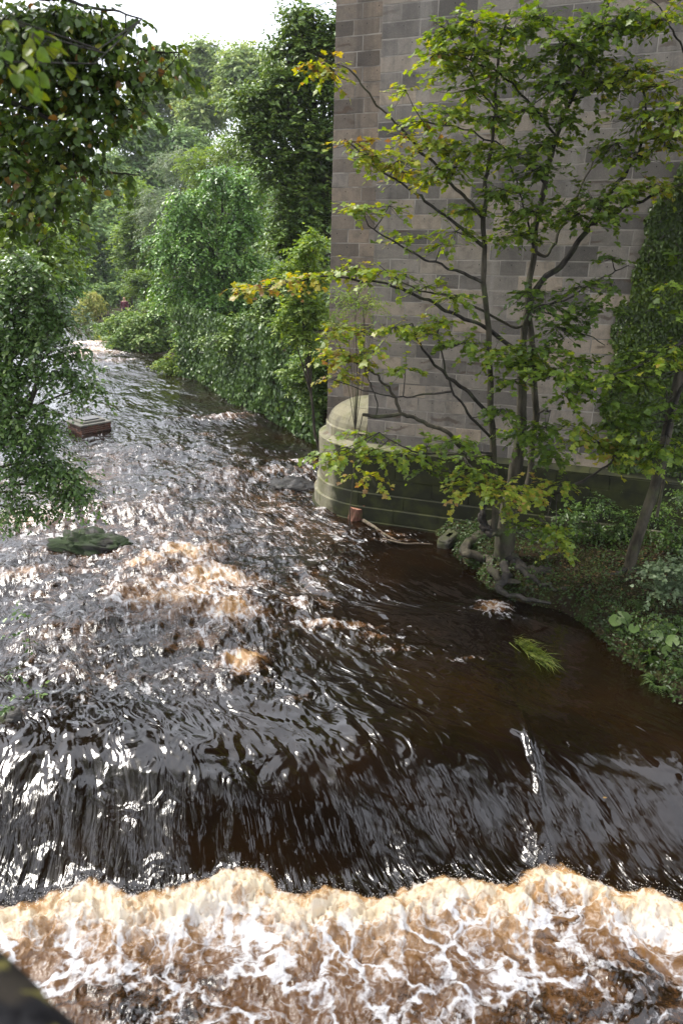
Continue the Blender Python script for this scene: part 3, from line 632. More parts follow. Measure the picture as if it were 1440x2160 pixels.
def coping(name, a0, a1, w, z0, z1, seed):
    u = np.linspace(a0 + .006, a1 - .006, 34); prof = [(0.0, z0), (-.004, (z0 + z1) / 2), (0.0, z1 - .03), (.012, z1 - .008), (.035, z1)] + [(t_, z1 + .004 * math.sin(9 * t_)) for t_ in np.linspace(.07, w - .04, 12)] + [(w, z1 - .03), (w, z0)]
    rows = []
    for o_, z_ in prof: rows.append(q1 + pe * u[:, None] + pn * o_ + np.array([0, 0, 1.0]) * (z_ - 6.2) + (pn * .6 + np.array([0, 0, .8])) * (.022 * fbm(u * 9 + seed, np.full(34, o_ * 9 + z_ * 5), seed, 4))[:, None])
    V_ = np.concatenate(rows); Q_ = gridfaces(len(prof), 34); T_ = [[e, r * 34 + e, (r + 1) * 34 + e] if e == 0 else [e, (r + 1) * 34 + e, r * 34 + e] for e in (0, 33) for r in range(1, len(prof) - 1)]
    return mk(name, V_, [Q_, np.array(T_)], cop_m, pw, smooth=True)
for i_, (a0, a1) in enumerate([(-2.6, -1.7), (-1.7, -.75), (-.75, .32), (.32, 1.2)]):
    coping('coping_stone', a0, a1, .42, 6.0, 6.2, 41 + i_)
    for r_ in range(4): coping('wall_stone', a0 + .1 * (r_ % 2), a1 + .1 * (r_ % 2), .38, 6.0 - .42 * (r_ + 1) + .01, 6.0 - .42 * r_ - .004, 51 + 4 * i_ + r_)
    coping('wall_footing', a0, a1, .38, -1.2, 6.0 - .42 * 4 - .01, 80 + i_)

# ================================================================== foliage tools
def poly_leaf(out, fold=0.06, curl=-0.10):
    """leaf blade from half outline points (x along the leaf, y half width): fan of faces folded on the midrib"""
    n = len(out); V = [(0, 0, 0)] + [(x, y, fold * y * 2 + curl * x * x) for x, y in out] + [(1, 0, curl)]
    L = list(range(0, n + 2)); V += [(x, -y, fold * y * 2 + curl * x * x) for x, y in out]
    Rr = [0] + list(range(n + 2, 2 * n + 2)) + [n + 1]
    V.append((0.45, 0, curl * .2 - .01)); c = len(V) - 1
    T = [[c, L[i + 1], L[i]] for i in range(n + 1)] + [[c, Rr[i], Rr[i + 1]] for i in range(n + 1)]
    return np.array(V, float), np.array(T)
OVAL = (np.array([(0, 0, 0), (.3, .26, .05), (.68, .22, .0), (1, 0, -.12), (.68, -.22, .0), (.3, -.26, .05)]), None, np.array([[0, 3, 2, 1], [0, 5, 4, 3]]))
DIAM = (np.array([(0, 0, 0), (.5, .30, .04), (1, 0, -.08), (.5, -.30, .04)]), None, np.array([[0, 1, 2, 3]]))
_m = poly_leaf([(-.12, .22), (.02, .50), (.20, .36), (.36, .62), (.52, .48), (.56, .26), (.78, .20)], .05, -.14); MAPLE = (_m[0], _m[1], None)
IVYL = (np.array([(0, 0, 0), (-.04, .40, .06), (.42, .36, .05), (1, 0, -.08), (.42, -.36, .05), (-.04, -.40, .06)]), None, np.array([[0, 3, 2, 1], [0, 5, 4, 3]]))
_m = poly_leaf([(-.06, .22), (.12, .42), (.38, .46), (.66, .32), (.86, .14)], .10, -.16); HEART = (_m[0], _m[1], None)
SLIM = (np.array([(0, 0, 0), (.35, .13, .02), (.7, .10, .0), (1, 0, -.10), (.7, -.10, .0), (.35, -.13, .02)]), None, np.array([[0, 3, 2, 1], [0, 5, 4, 3]]))
def frames(T, Nn):
    T = norm(T); B = norm(np.cross(Nn, T)); return T, B, np.cross(T, B)
def leaf_mesh(name, tmpl, P, T, Nn, S, c, mat, parent, kind='stuff'):
    tv, tt, tq = tmpl; T, B, N2 = frames(T, Nn); k = len(tv); n = len(P)
    Vv_ = P[:, None] + S[:, None, None] * (tv[None, :, 0:1] * T[:, None] + tv[None, :, 1:2] * B[:, None] + tv[None, :, 2:3] * N2[:, None])
    off = (np.arange(n) * k)[:, None, None]; F = []
    if tt is not None: F.append((tt[None] + off).reshape(-1, 3))
    if tq is not None: F.append((tq[None] + off).reshape(-1, 4))
    o = mk(name, Vv_.reshape(-1, 3), F, mat, parent, attrs={'c': np.repeat(c, k)}, smooth=True)
    if kind: o['kind'] = kind
    return o
def leaf_parts(name, tmpl, P, T, Nn, S, c, mat, parent, nvar=9):
    """single leaves, each an object sharing one of a few meshes"""
    tv, tt, tq = tmpl; T, B, N2 = frames(T, Nn); mes = []
    for i in range(nvar):
        me_o = mk(name, tv, [f for f in (tt, tq) if f is not None], mat, None, attrs={'c': np.full(len(tv), (i + .5) / nvar)}, smooth=True); mes.append(me_o.data); bpy.data.objects.remove(me_o)
    br_ = [(o_, S_) for o_, S_, n_, p_ in LIMBS if p_ == parent and n_ == 'branch']; owner = None        # a leaf is a piece of the branch it grows on
    if br_:
        owner = [o_ for o_, S_ in br_]; own = np.argmin(np.stack([np.linalg.norm(P[:, None] - S_[None, ::2], axis=2).min(1) for o_, S_ in br_]), axis=0)
    for i in range(len(P)):
        s = S[i]; M = Matrix(((T[i][0] * s, B[i][0] * s, N2[i][0] * s, P[i][0]), (T[i][1] * s, B[i][1] * s, N2[i][1] * s, P[i][1]), (T[i][2] * s, B[i][2] * s, N2[i][2] * s, P[i][2]), (0, 0, 0, 1)))
        inst(name, mes[int(np.clip(c[i], 0, .999) * nvar)], M, owner[own[i]] if owner else parent)
def near_order(P):
    """indices, those that show largest in the photograph first (in the frame, nearest)"""
    d = P - np.array([0, 0, CAMH]); zc = d[:, 1] * math.cos(TH) - d[:, 2] * math.sin(TH); yc = d[:, 1] * math.sin(TH) + d[:, 2] * math.cos(TH)
    u = 720 + FPX * d[:, 0] / zc; v = 1080 - FPX * yc / zc
    return np.argsort(zc + 1000.0 * ((u < 0) | (u > 1440) | (v < 0) | (v > 2160)))
def sprays(C, Rd, n, L, k, droop=0.3, shell=0.35, up=0.15, flat=0.55, lift=0.9, lat=0.8, jitter=0.3, cvar=0.25, fanN=0.45):
    """n twigs in each ellipsoid (centres C, radii Rd) with k leaves each -> leaf arrays and twig ends"""
    C = np.asarray(C, float); Rd = np.asarray(Rd, float); n = np.broadcast_to(np.asarray(n, int), (len(C),))
    idx = np.repeat(np.arange(len(C)), n); m = len(idx)
    D = norm(rng.normal(size=(m, 3)) + [0, 0, up]); rad = rng.uniform(shell, 1.0, (m, 1)) ** 0.6
    st = C[idx] + D * Rd[idx] * rad - D * 0.4 * np.minimum(L, Rd[idx])
    ax = norm(D * [1, 1, flat] + rng.normal(0, .35, (m, 3)) * [1, 1, .5] + [0, 0, -droop])
    Ls = L * rng.uniform(.6, 1.25, (m, 1)); la = norm(np.cross(ax, [0, 0, 1.0]))
    t = (np.arange(k) + 1.0) / k
    P = st[:, None] + ax[:, None] * (Ls * t)[..., None] + np.array([0, 0, -1.0]) * (droop * .5 * Ls * t ** 2)[..., None]
    side = np.where(np.arange(k) % 2, 1.0, -1.0)
    T = ax[:, None] * .6 + la[:, None] * (side * lat)[None, :, None] + np.array([0, 0, -.35 * droop - .1]) + rng.normal(0, jitter, (m, k, 3))
    Nn = np.array([0, 0, lift]) + D[:, None] * .45 + rng.normal(0, fanN, (m, k, 3))
    P = P + rng.normal(0, .03, (m, k, 3)) * L
    c = np.clip(.5 + rng.normal(0, cvar, (m, 1)) + rng.normal(0, .14, (m, k)), 0, 1)
    en = st + ax * Ls; en[:, 2] -= (droop * .5 * Ls)[:, 0]
    return P.reshape(-1, 3), T.reshape(-1, 3), Nn.reshape(-1, 3), c.reshape(-1), st, en, idx
def twig_mesh(name, A, B, r0, r1, mat, parent, sides=3, sag=0.0):
    """many thin tapered sticks in one mesh"""
    A = np.asarray(A, float); B = np.asarray(B, float); n = len(A); M_ = (A + B) / 2 + [0, 0, -1.0] * (sag * np.linalg.norm(B - A, axis=1))[:, None] if sag else (A + B) / 2
    T = norm(B - A); U_ = norm(np.cross(T, [.13, .27, .95])); W_ = np.cross(T, U_); th = np.arange(sides) * 2 * math.pi / sides
    ring = np.cos(th)[None, :, None] * U_[:, None] + np.sin(th)[None, :, None] * W_[:, None]
    r0 = np.broadcast_to(np.asarray(r0, float), (n,))[:, None, None]; r1 = np.broadcast_to(np.asarray(r1, float), (n,))[:, None, None]
    Vv_ = np.concatenate([A[:, None] + ring * r0, M_[:, None] + ring * (r0 + r1) / 2, B[:, None] + ring * r1], 1).reshape(-1, 3)
    j = np.arange(sides); k = (j + 1) % sides
    q = np.concatenate([np.stack([j + a, k + a, k + a + sides, j + a + sides], -1) for a in (0, sides)])
    F = (q[None] + (np.arange(n) * 3 * sides)[:, None, None]).reshape(-1, 4)
    o = mk(name, Vv_, F, mat, parent); o['kind'] = 'stuff'; return o
LIMBS = []
def limb(name, pts, r0, r1, mat, parent, n=None, sides=9, lump=.14, seed=0, wob=0.0):
    n = n or max(8, 5 * len(pts)); S_ = spline(pts, n)
    if wob: S_ = S_ + wob * np.stack([perlin(np.arange(n) * .35 + seed, np.full(n, j * 7.3), 5 + seed) for j in range(3)], -1) * np.sin(np.linspace(0, math.pi, n))[:, None]
    V_, T_, Q_ = tube(S_, r0 + (r1 - r0) * np.linspace(0, 1, n) ** .8, sides, lump, seed); LIMBS.append((mk(name, V_, [T_, Q_], mat, parent, smooth=True), S_, name, parent)); return S_

# ================================================================== sycamore beside the pier
syc_leaf = leaf_mat('sycamore_leaf', [(0.0, (0.041, 0.082, 0.018)), (0.28, (0.096, 0.168, 0.026)), (0.50, (0.186, 0.282, 0.037)), (0.68, (0.306, 0.366, 0.044)), (0.80, (0.444, 0.384, 0.061)), (0.90, (0.324, 0.198, 0.061)), (1.0, (0.180, 0.096, 0.042))], .45)
syc_bark = bark_mat('sycamore_bark', (0.032, 0.029, 0.021), (0.085, 0.074, 0.054), 7.0)
syc_dark = bark_mat('sycamore_dark_twig', (0.022, 0.020, 0.018), (0.06, 0.052, 0.045), 9.0)
syc = thing('sycamore_tree', 'many-stemmed sycamore with thinning yellow-green leaves spreading in front of the pier wall', 'tree')
def PX(L): return [aty(a, b, y) for a, b, y in L]
# trunk: several stems fused low down, then stems and limbs traced at their real distance
base = atz(1062, 1178, .32)
limb('trunk', [base + [-.05, .1, -.35], base + [0, 0, .05], aty(1066, 1120, 15.85), aty(1075, 1060, 15.85), aty(1084, 1000, 15.9), aty(1098, 900, 15.9), aty(1100, 780, 15.9)], 0.27, .085, syc_bark, syc, 26, 14, .22, 1)
STEMS = [  # points, base radius, tip radius, dark?
    ([(1100, 790, 15.9), (1104, 700, 15.9), (1112, 640, 15.9), (1124, 528, 15.9), (1145, 396, 15.8), (1172, 285, 15.7), (1203, 211, 15.6), (1230, 153, 15.5), (1256, 80, 15.4), (1278, 20, 15.3), (1290, -60, 15.2)], .105, .022, 0),
    ([(1042, 1120, 15.7), (1046, 1040, 15.7), (1036, 900, 15.6), (1032, 780, 15.5), (1022, 600, 15.5), (1019, 480, 15.5), (1024, 400, 15.5), (1032, 327, 15.5), (1045, 230, 15.4), (1050, 120, 15.3), (1075, 20, 15.2)], .115, .018, 0),
    ([(1110, 1040, 16.1), (1120, 960, 16.2), (1128, 840, 16.2), (1118, 700, 16.1), (1112, 640, 16.0)], .10, .075, 0),
    ([(1112, 650, 15.9), (1139, 598, 15.8), (1187, 553, 15.6), (1225, 500, 15.4), (1245, 472, 15.3), (1284, 456, 15.2), (1313, 437, 15.1), (1345, 427, 15.0), (1400, 400, 14.8), (1450, 385, 14.7)], .085, .022, 1),
    ([(1245, 472, 15.3), (1268, 430, 15.3), (1290, 400, 15.2), (1321, 363, 15.1), (1342, 332, 15.0), (1377, 316, 14.9), (1430, 309, 14.8)], .055, .018, 1),
    ([(1152, 540, 16.2), (1172, 500, 16.3), (1197, 453, 16.4), (1222, 400, 16.4), (1246, 350, 16.4), (1262, 300, 16.4)], .045, .015, 0),
    ([(1342, 332, 15.0), (1356, 280, 15.0), (1362, 230, 15.0), (1350, 170, 14.9), (1340, 140, 14.9)], .03, .012, 1),
    ([(1030, 522, 15.5), (965, 475, 15.4), (910, 432, 15.3), (870, 402, 15.3), (800, 355, 15.2), (745, 310, 15.1), (726, 292, 15.1)], .045, .010, 1),
    ([(1024, 470, 15.5), (990, 425, 15.6), (957, 392, 15.6), (902, 330, 15.6), (870, 298, 15.6), (820, 250, 15.6), (770, 187, 15.5), (732, 145, 15.4), (690, 128, 15.4)], .045, .010, 0),
    ([(1020, 597, 15.5), (970, 575, 15.4), (920, 555, 15.3), (845, 520, 15.2), (777, 477, 15.1)], .045, .012, 1),
    ([(1096, 748, 15.9), (1030, 697, 15.7), (970, 667, 15.6), (918, 642, 15.5), (870, 618, 15.4), (823, 600, 15.3), (750, 592, 15.2), (684, 583, 15.1), (600, 600, 15.0), (540, 606, 15.0)], .06, .009, 1),
    ([(1080, 690, 15.8), (1000, 650, 15.5), (940, 625, 15.3), (880, 610, 15.2), (830, 585, 15.1), (800, 560, 15.1)], .04, .010, 0),
    ([(1035, 885, 15.6), (982, 822, 15.4), (940, 790, 15.2), (902, 752, 15.1), (880, 715, 15.1), (869, 682, 15.0)], .055, .016, 1),
    ([(1040, 930, 15.6), (985, 870, 15.2), (950, 815, 15.0), (935, 760, 14.9), (922, 700, 14.9)], .04, .014, 1),
    ([(985, 972, 15.7), (975, 950, 15.6), (955, 925, 15.5), (925, 905, 15.5), (895, 892, 15.5), (866, 877, 15.4), (845, 874, 15.4), (795, 878, 15.3), (765, 874, 15.3)], .065, .040, 0),
    ([(842, 872, 15.4), (835, 845, 15.4), (822, 822, 15.4), (800, 800, 15.3), (785, 784, 15.3), (760, 768, 15.2), (735, 760, 15.2)], .042, .016, 0),
    ([(795, 877, 15.3), (796, 850, 15.3), (782, 810, 15.3), (770, 785, 15.3), (768, 700, 15.3), (766, 650, 15.3)], .018, .008, 1),
    ([(940, 825, 15.2), (880, 835, 15.1), (820, 834, 15.0), (760, 822, 15.0), (700, 800, 14.9)], .028, .008, 1),
    ([(985, 972, 15.7), (995, 1020, 15.8), (1030, 1060, 15.8)], .07, .09, 0),
    ([(1060, 955, 15.6), (1000, 956, 15.4), (930, 957, 15.2), (882, 955, 15.1), (840, 937, 15.0), (800, 912, 14.9)], .035, .010, 1),
    ([(1110, 1050, 15.7), (1150, 1045, 15.3), (1199, 1031, 14.9), (1240, 1008, 14.8), (1282, 980, 14.7), (1310, 940, 14.7)], .06, .02, 1),
    ([(1124, 660, 15.9), (1170, 640, 15.7), (1230, 610, 15.5), (1290, 575, 15.3), (1325, 560, 15.2)], .035, .010, 1),
    ([(1112, 655, 15.9), (1150, 660, 15.5), (1200, 690, 15.2), (1250, 715, 15.0), (1275, 728, 14.9)], .028, .008, 1),
    ([(1130, 870, 16.1), (1150, 868, 15.8), (1160, 866, 15.6)], .03, .022, 1),
    ([(1172, 285, 15.7), (1110, 210, 15.5), (1060, 160, 15.4), (1000, 130, 15.3), (940, 110, 15.2)], .03, .008, 1),
    ([(1145, 396, 15.8), (1090, 330, 15.6), (1020, 290, 15.5), (960, 270, 15.4), (890, 255, 15.3)], .03, .008, 1),
    ([(1203, 211, 15.6), (1260, 190, 15.3), (1330, 160, 15.1), (1400, 150, 14.9)], .025, .008, 1),
    ([(1124, 528, 15.9), (1110, 460, 15.6), (1095, 400, 15.5), (1070, 340, 15.4)], .03, .010, 1),
    ([(1045, 230, 15.4), (1000, 170, 15.3), (960, 90, 15.2), (940, 40, 15.2)], .018, .007, 1),
    ([(1230, 153, 15.5), (1190, 100, 15.4), (1150, 50, 15.3), (1130, 0, 15.3)], .02, .007, 1),
    ([(1100, 800, 15.9), (1130, 790, 15.4), (1190, 790, 15.0), (1250, 800, 14.8)], .03, .008, 1),
    ([(1488, 330, 14.2), (1478, 210, 14.6), (1440, 105, 15.0), (1415, 60, 15.0), (1395, 20, 15.0), (1360, -10, 15.0)], .03, .012, 1)]
SPTS = []
for i, (L, r0, r1, dk) in enumerate(STEMS):
    pts_ = PX(L); grown = np.concatenate([l_[1] for l_ in LIMBS if l_[3] == syc]); dj = np.linalg.norm(grown - pts_[0], axis=1); j = int(np.argmin(dj))
    if .02 < dj[j] < 1.6: pts_ = [grown[j]] + (pts_ if dj[j] > .25 else pts_[1:])        # every limb starts on the wood it grows from
    SPTS.append(limb('branch', pts_, r0 * .8, r1 * .85, syc_dark if dk else syc_bark, syc, None, 9, .24, i, .06))
for i, (L, r0, r1) in enumerate([([(1052, 1100), (1015, 1128), (985, 1150), (988, 1166), (1030, 1178), (1046, 1212), (1062, 1224), (1096, 1228)], .15, .05), ([(1075, 1170), (1092, 1190), (1125, 1202), (1170, 1206), (1210, 1200)], .15, .03),
                              ([(1040, 1130), (1012, 1112), (1016, 1060)], .09, .055), ([(1060, 1190), (1070, 1215), (1050, 1240), (1100, 1262), (1160, 1272)], .09, .03), ([(1090, 1195), (1150, 1235), (1230, 1245)], .07, .02)]):
    P = [atz(a, b, .44 - (.14 if j > 3 else .06) * (j > 0)) for j, (a, b) in enumerate(L)]
    if i == 2: P = PX([(1040, 1130, 15.6), (1018, 1105, 15.75), (1018, 1060, 15.8)])
    limb('root', P, r0, r1, syc_dark if i else syc_bark, syc, 34, 10, .55, 40 + i, .09)
SCL = [  # leaf sprays: photo x, y, half sizes, distance shift, colour bias
    (940, 60, 55, 35, 0, .45), (920, 112, 48, 30, 0, .55), (1000, 100, 65, 40, 0, .5), (1060, 150, 65, 40, 0, .4), (990, 190, 65, 26, 0, .45), (1000, 45, 55, 35, 0, .5), (1080, 60, 55, 45, 0, .4), (1140, 40, 55, 40, 0, .35),
    (1200, 90, 60, 50, 0, .35), (1270, 50, 70, 50, 0, .35), (1330, 28, 55, 36, -.3, .35), (1395, 40, 50, 34, -.5, .5), (1180, 170, 65, 40, 0, .35), (1110, 230, 75, 32, 0, .4), (1040, 245, 55, 26, 0, .42), (950, 240, 50, 30, 0, .5),
    (890, 255, 42, 24, 0, .6), (855, 190, 24, 16, 0, .62), (1260, 170, 65, 40, 0, .4), (1330, 150, 65, 34, -.3, .6), (1390, 180, 45, 36, -.5, .62), (1350, 240, 60, 32, -.3, .5), (1300, 300, 42, 22, -.2, .45), (1400, 285, 45, 30, -.4, .6), (1430, 230, 30, 40, -.5, .5),
    (690, 145, 40, 24, -.3, .78), (668, 125, 24, 14, -.3, .92), (780, 325, 50, 30, -.3, .66), (745, 298, 26, 14, -.3, .93), (840, 338, 36, 18, -.3, .75), (855, 285, 26, 16, -.1, .85), (920, 300, 55, 28, 0, .6), (1000, 312, 55, 28, 0, .5), (1080, 320, 55, 24, 0, .42), (1150, 300, 50, 32, 0, .38),
    (900, 372, 50, 18, 0, .62), (960, 352, 50, 22, 0, .5), (1060, 400, 55, 24, 0, .42), (1120, 445, 45, 32, 0, .4), (1090, 492, 45, 32, 0, .4), (1140, 350, 45, 26, 0, .36), (850, 362, 40, 16, -.1, .72),
    (1250, 420, 75, 24, -.2, .36), (1320, 400, 46, 24, -.4, .5), (1380, 388, 46, 20, -.5, .64), (1220, 450, 55, 20, -.2, .36), (1290, 452, 50, 14, -.2, .4),
    (765, 442, 46, 18, -.3, .56), (820, 434, 24, 10, -.2, .52), (860, 500, 44, 14, -.2, .56), (990, 440, 44, 24, 0, .5), (960, 488, 34, 15, 0, .54), (930, 515, 26, 10, 0, .54),
    (700, 572, 28, 14, -.3, .7), (750, 560, 36, 16, -.3, .62), (805, 572, 44, 14, -.2, .56), (850, 580, 26, 12, -.2, .5), (900, 604, 28, 10, -.2, .55), (960, 622, 44, 11, -.1, .5),
    (545, 604, 36, 9, -.2, .93), (600, 590, 40, 12, -.2, .9), (650, 578, 36, 14, -.2, .78), (510, 606, 14, 5, -.2, .9),
    (830, 690, 36, 14, -.3, .58), (890, 700, 44, 15, -.3, .56), (930, 680, 34, 15, -.3, .55), (980, 722, 44, 16, -.4, .45), (1040, 742, 55, 18, -.6, .45), (1100, 762, 60, 22, -.8, .42), (1180, 785, 60, 22, -.9, .40), (1240, 800, 40, 18, -.9, .42), (1080, 802, 36, 14, -.6, .45), (1220, 760, 44, 15, -.6, .38), (1140, 735, 50, 16, -.5, .32), (1190, 830, 40, 12, -.9, .44),
    (1180, 690, 46, 18, -.3, .22), (1250, 645, 44, 15, -.3, .25), (1220, 604, 28, 15, -.2, .34), (1290, 598, 28, 15, -.2, .36), (1150, 642, 44, 14, -.2, .2), (1290, 545, 22, 15, -.2, .3), (1110, 615, 40, 14, -.2, .28), (1200, 665, 40, 12, -.3, .2),
    (740, 752, 44, 22, -.2, .74), (700, 742, 26, 14, -.2, .8), (790, 740, 26, 11, -.2, .62), (720, 792, 36, 13, -.2, .8), (855, 775, 28, 12, -.2, .5), (700, 700, 26, 20, -.2, .62), (760, 700, 26, 18, -.2, .62),
    (720, 962, 46, 16, -.4, .58), (790, 950, 46, 17, -.3, .56), (850, 960, 46, 16, -.3, .5), (900, 942, 36, 14, -.2, .45), (780, 1003, 50, 9, -.3, .88), (900, 990, 34, 10, -.2, .4), (960, 930, 46, 14, -.2, .36), (1000, 968, 36, 13, -.2, .34), (680, 955, 16, 10, -.4, .5), (755, 915, 40, 10, -.3, .52),
    (1000, 1022, 50, 20, -.7, .70), (1060, 1030, 46, 20, -.8, .71), (1120, 1032, 42, 18, -.8, .70), (1000, 992, 46, 14, -.5, .5), (1180, 1022, 24, 20, -.8, .6), (970, 1035, 28, 12, -.7, .72), (1060, 1060, 30, 10, -.8, .6),
    (1250, 932, 34, 22, -.9, .7), (1290, 960, 24, 20, -.9, .72), (1220, 902, 36, 18, -.8, .55), (1160, 950, 46, 20, -.5, .32), (1100, 910, 55, 17, -.4, .32), (1060, 862, 36, 14, -.2, .35), (1150, 900, 40, 14, -.4, .28),
    (1172, 1130, 28, 22, -1.0, .52), (1150, 1105, 30, 10, -1.0, .45), (1100, 1112, 26, 10, -.6, .3), (1180, 1155, 14, 10, -1.0, .62), (1340, 320, 36, 14, -.3, .45), (1200, 250, 40, 20, 0, .38), (1240, 120, 50, 30, 0, .36), (960, 140, 50, 24, 0, .5), (1130, 130, 50, 30, 0, .38)]
allS = np.concatenate(SPTS); C, Rd, nS, cb, ta, tb = [], [], [], [], [], []
for (a, b, rx, ry, dy, bias) in SCL:
    c = aty(a, b, 15.3 + dy - max(0, (a - 1150) / 290.) * .55 + rng.uniform(-.35, .35)); m = mpp(c)
    C.append(c); Rd.append([rx * m * 1.12, max(rx, 30) * m * 1.25, ry * m]); nS.append(int(np.clip(rx * ry / (70 if b < 260 else 48 if b < 600 else 33), 7, 46))); cb.append(bias if bias < .6 else .6 + (bias - .6) * .55)
    j = np.argmin(np.linalg.norm(allS - c, axis=1) + 0.6 * np.clip(allS[:, 2] - c[2], 0, 9)); ta.append(allS[j]); tb.append(c)
P, T, Nn, c, st, en, idx = sprays(C, Rd, nS, 0.42, 7, droop=.22, shell=.1, up=.2, flat=.35, lift=1.0, cvar=.03, fanN=.36)
cb = np.array(cb)[np.repeat(idx, 7)]; c = np.clip(cb + (c - .5) * .75 + rng.normal(0, .05, len(c)), 0.02, .98)
S = rng.uniform(.060, .125, len(P)) * np.where(cb > .85, .75, 1)
o = near_order(P); h = o[:300]; r_ = o[300:]
leaf_parts('leaf', MAPLE, P[h], T[h], Nn[h], S[h], c[h], syc_leaf, syc)
leaf_mesh('foliage', MAPLE, P[r_], T[r_], Nn[r_], S[r_], c[r_], syc_leaf, syc)
twig_mesh('twigs', np.concatenate([ta, np.array(C)[idx]]), np.concatenate([tb, en]), np.r_[np.full(len(ta), .012), np.full(len(en), .005)], np.r_[np.full(len(ta), .006), np.full(len(en), .002)], syc_dark, syc, 4, .06)

# second tree: leaning pale trunk at the right edge
t2 = thing('leaning_sycamore', 'slim leaning sycamore at the right edge, its roots on the bank', 'tree')
b2 = atz(1322, 1205, .45)
s2 = limb('trunk', [b2 + [0, 0, -.25], b2 + [.03, 0, .15], aty(1352, 1110, 14.8), aty(1382, 1020, 14.7), aty(1408, 900, 14.6), aty(1432, 790, 14.5), aty(1455, 680, 14.4), aty(1480, 520, 14.3), aty(1490, 300, 14.2)], .135, .06, syc_bark, t2, 34, 12, .12, 61)
limb('branch', PX([(1402, 930, 14.6), (1425, 840, 14.3), (1450, 800, 14.0)]), .05, .03, syc_dark, t2, None, 8, .15, 62)
limb('branch', PX([(1384, 1090, 14.95), (1400, 1000, 14.95), (1403, 930, 14.95)]), .035, .02, syc_bark, t2, None, 8, .15, 63)
limb('branch', PX([(1448, 720, 14.4), (1400, 740, 14.0), (1340, 775, 13.8), (1290, 790, 13.7)]), .03, .010, syc_dark, t2, None, 8, .15, 64)
limb('branch', PX([(1462, 640, 14.4), (1420, 600, 14.0), (1380, 600, 13.9)]), .03, .010, syc_dark, t2, None, 8, .15, 65)
for i, L in enumerate([[(1322, 1200), (1290, 1215), (1240, 1222), (1190, 1232)], [(1330, 1205), (1320, 1235), (1290, 1250)], [(1335, 1200), (1370, 1225), (1390, 1250)]]):
    limb('root', [atz(a, b, .48 - .04 * j) for j, (a, b) in enumerate(L)], .11, .03, syc_dark, t2, 16, 9, .3, 66 + i, .05)
S2 = [(1330, 775, 44, 16, .45), (1290, 790, 36, 14, .42), (1390, 760, 44, 16, .5), (1420, 735, 36, 16, .45), (1350, 810, 44, 17, .36), (1300, 850, 36, 16, .3), (1340, 880, 44, 18, .3), (1290, 890, 36, 14, .3), (1300, 945, 36, 15, .42), (1350, 945, 40, 15, .42), (1400, 945, 40, 15, .42), (1430, 940, 30, 14, .45), (1370, 970, 30, 10, .5),
      (1410, 600, 34, 10, .4), (1430, 660, 24, 10, .35), (1330, 740, 26, 9, .24), (1440, 860, 20, 16, .3), (1380, 860, 28, 14, .26), (1330, 915, 30, 12, .5), (1420, 540, 20, 8, .36)]
C, Rd, nS, cb = [], [], [], []
for (a, b, rx, ry, bias) in S2:
    cc_ = aty(a, b, 13.9 + rng.uniform(-.3, .3)); m = mpp(cc_); C.append(cc_); Rd.append([rx * m, 26 * m, ry * m]); nS.append(int(rx * ry / 34)); cb.append(bias)
P, T, Nn, c, st, en, idx = sprays(C, Rd, nS, 0.38, 7, droop=.22, shell=.1, up=.2, flat=.35, lift=1.0, cvar=.03, fanN=.36)
c = np.clip(np.array(cb)[np.repeat(idx, 7)] + (c - .5) * .8 + rng.normal(0, .05, len(c)), 0.02, .98); S = rng.uniform(.06, .12, len(P))
o = near_order(P); h = o[:260]; r_ = o[260:]
leaf_parts('leaf', MAPLE, P[h], T[h], Nn[h], S[h], c[h], syc_leaf, t2); leaf_mesh('foliage', MAPLE, P[r_], T[r_], Nn[r_], S[r_], c[r_], syc_leaf, t2)
A = [s2[np.argmin(np.linalg.norm(s2 - q, axis=1))] for q in C]
twig_mesh('twigs', np.concatenate([A, np.array(C)[idx]]), np.concatenate([C, en]), np.r_[np.full(len(A), .012), np.full(len(en), .005)], np.r_[np.full(len(A), .006), np.full(len(en), .002)], syc_dark, t2, 4, .06)

HC = np.array([(7.6, 13.4, 10.6), (8.8, 11.6, 9.2), (9.2, 13.6, 8.0), (7.4, 11.2, 12.2), (9.6, 10.0, 11.0)]); Ph, Th, Nh, ch_, _, eh, ih = sprays(HC, np.full((5, 3), 1.9), 110, .5, 7, droop=.25, shell=.2)  # unseen crown clumps added above the leaning tree to darken the bank
leaf_mesh('unseen_shade_crown', MAPLE, Ph, Th, Nh, rng.uniform(.13, .2, len(Ph)), np.clip(ch_ - .08, 0, .75), syc_leaf, t2)
for q in HC: limb('branch', [s2[-1], s2[-1] * .5 + q * .5 + [0, 0, .3], q], .05, .02, syc_dark, t2, 10, 7, .1, 3)

# ================================================================== ivy on the pier
ivy_leaf = leaf_mat('ivy_leaf', [(0.0, (0.026, 0.048, 0.009)), (0.45, (0.072, 0.125, 0.016)), (0.8, (0.150, 0.210, 0.027)), (1.0, (0.228, 0.250, 0.040))], .25, .38)
def on_wall(a, b):
    d = ray(a, b); o = np.array([0, 0, CAMH]); best = None; lo, hi = 10, 26       # the battered face, by bisection on the signed distance
    def g(t):
        p = o + d * t; return np.dot(p - P0, WN) + 0.018 * max(0, p[2] - 2)
    for _ in range(40):
        mi = (lo + hi) / 2
        if g(mi) > 0: lo = mi
        else: hi = mi
    p = o + d * lo; return np.dot(p - P0, WD), p[2]
poly = np.array([on_wall(a, b) for a, b in [(1292, 1090), (1285, 1000), (1288, 940), (1270, 880), (1274, 800), (1290, 740), (1284, 700), (1296, 650), (1308, 622), (1318, 640), (1324, 590), (1345, 548), (1352, 480), (1368, 430), (1398, 395), (1420, 370), (1436, 330), (1470, 350), (1700, 260), (1700, 1110), (1330, 1110)]])
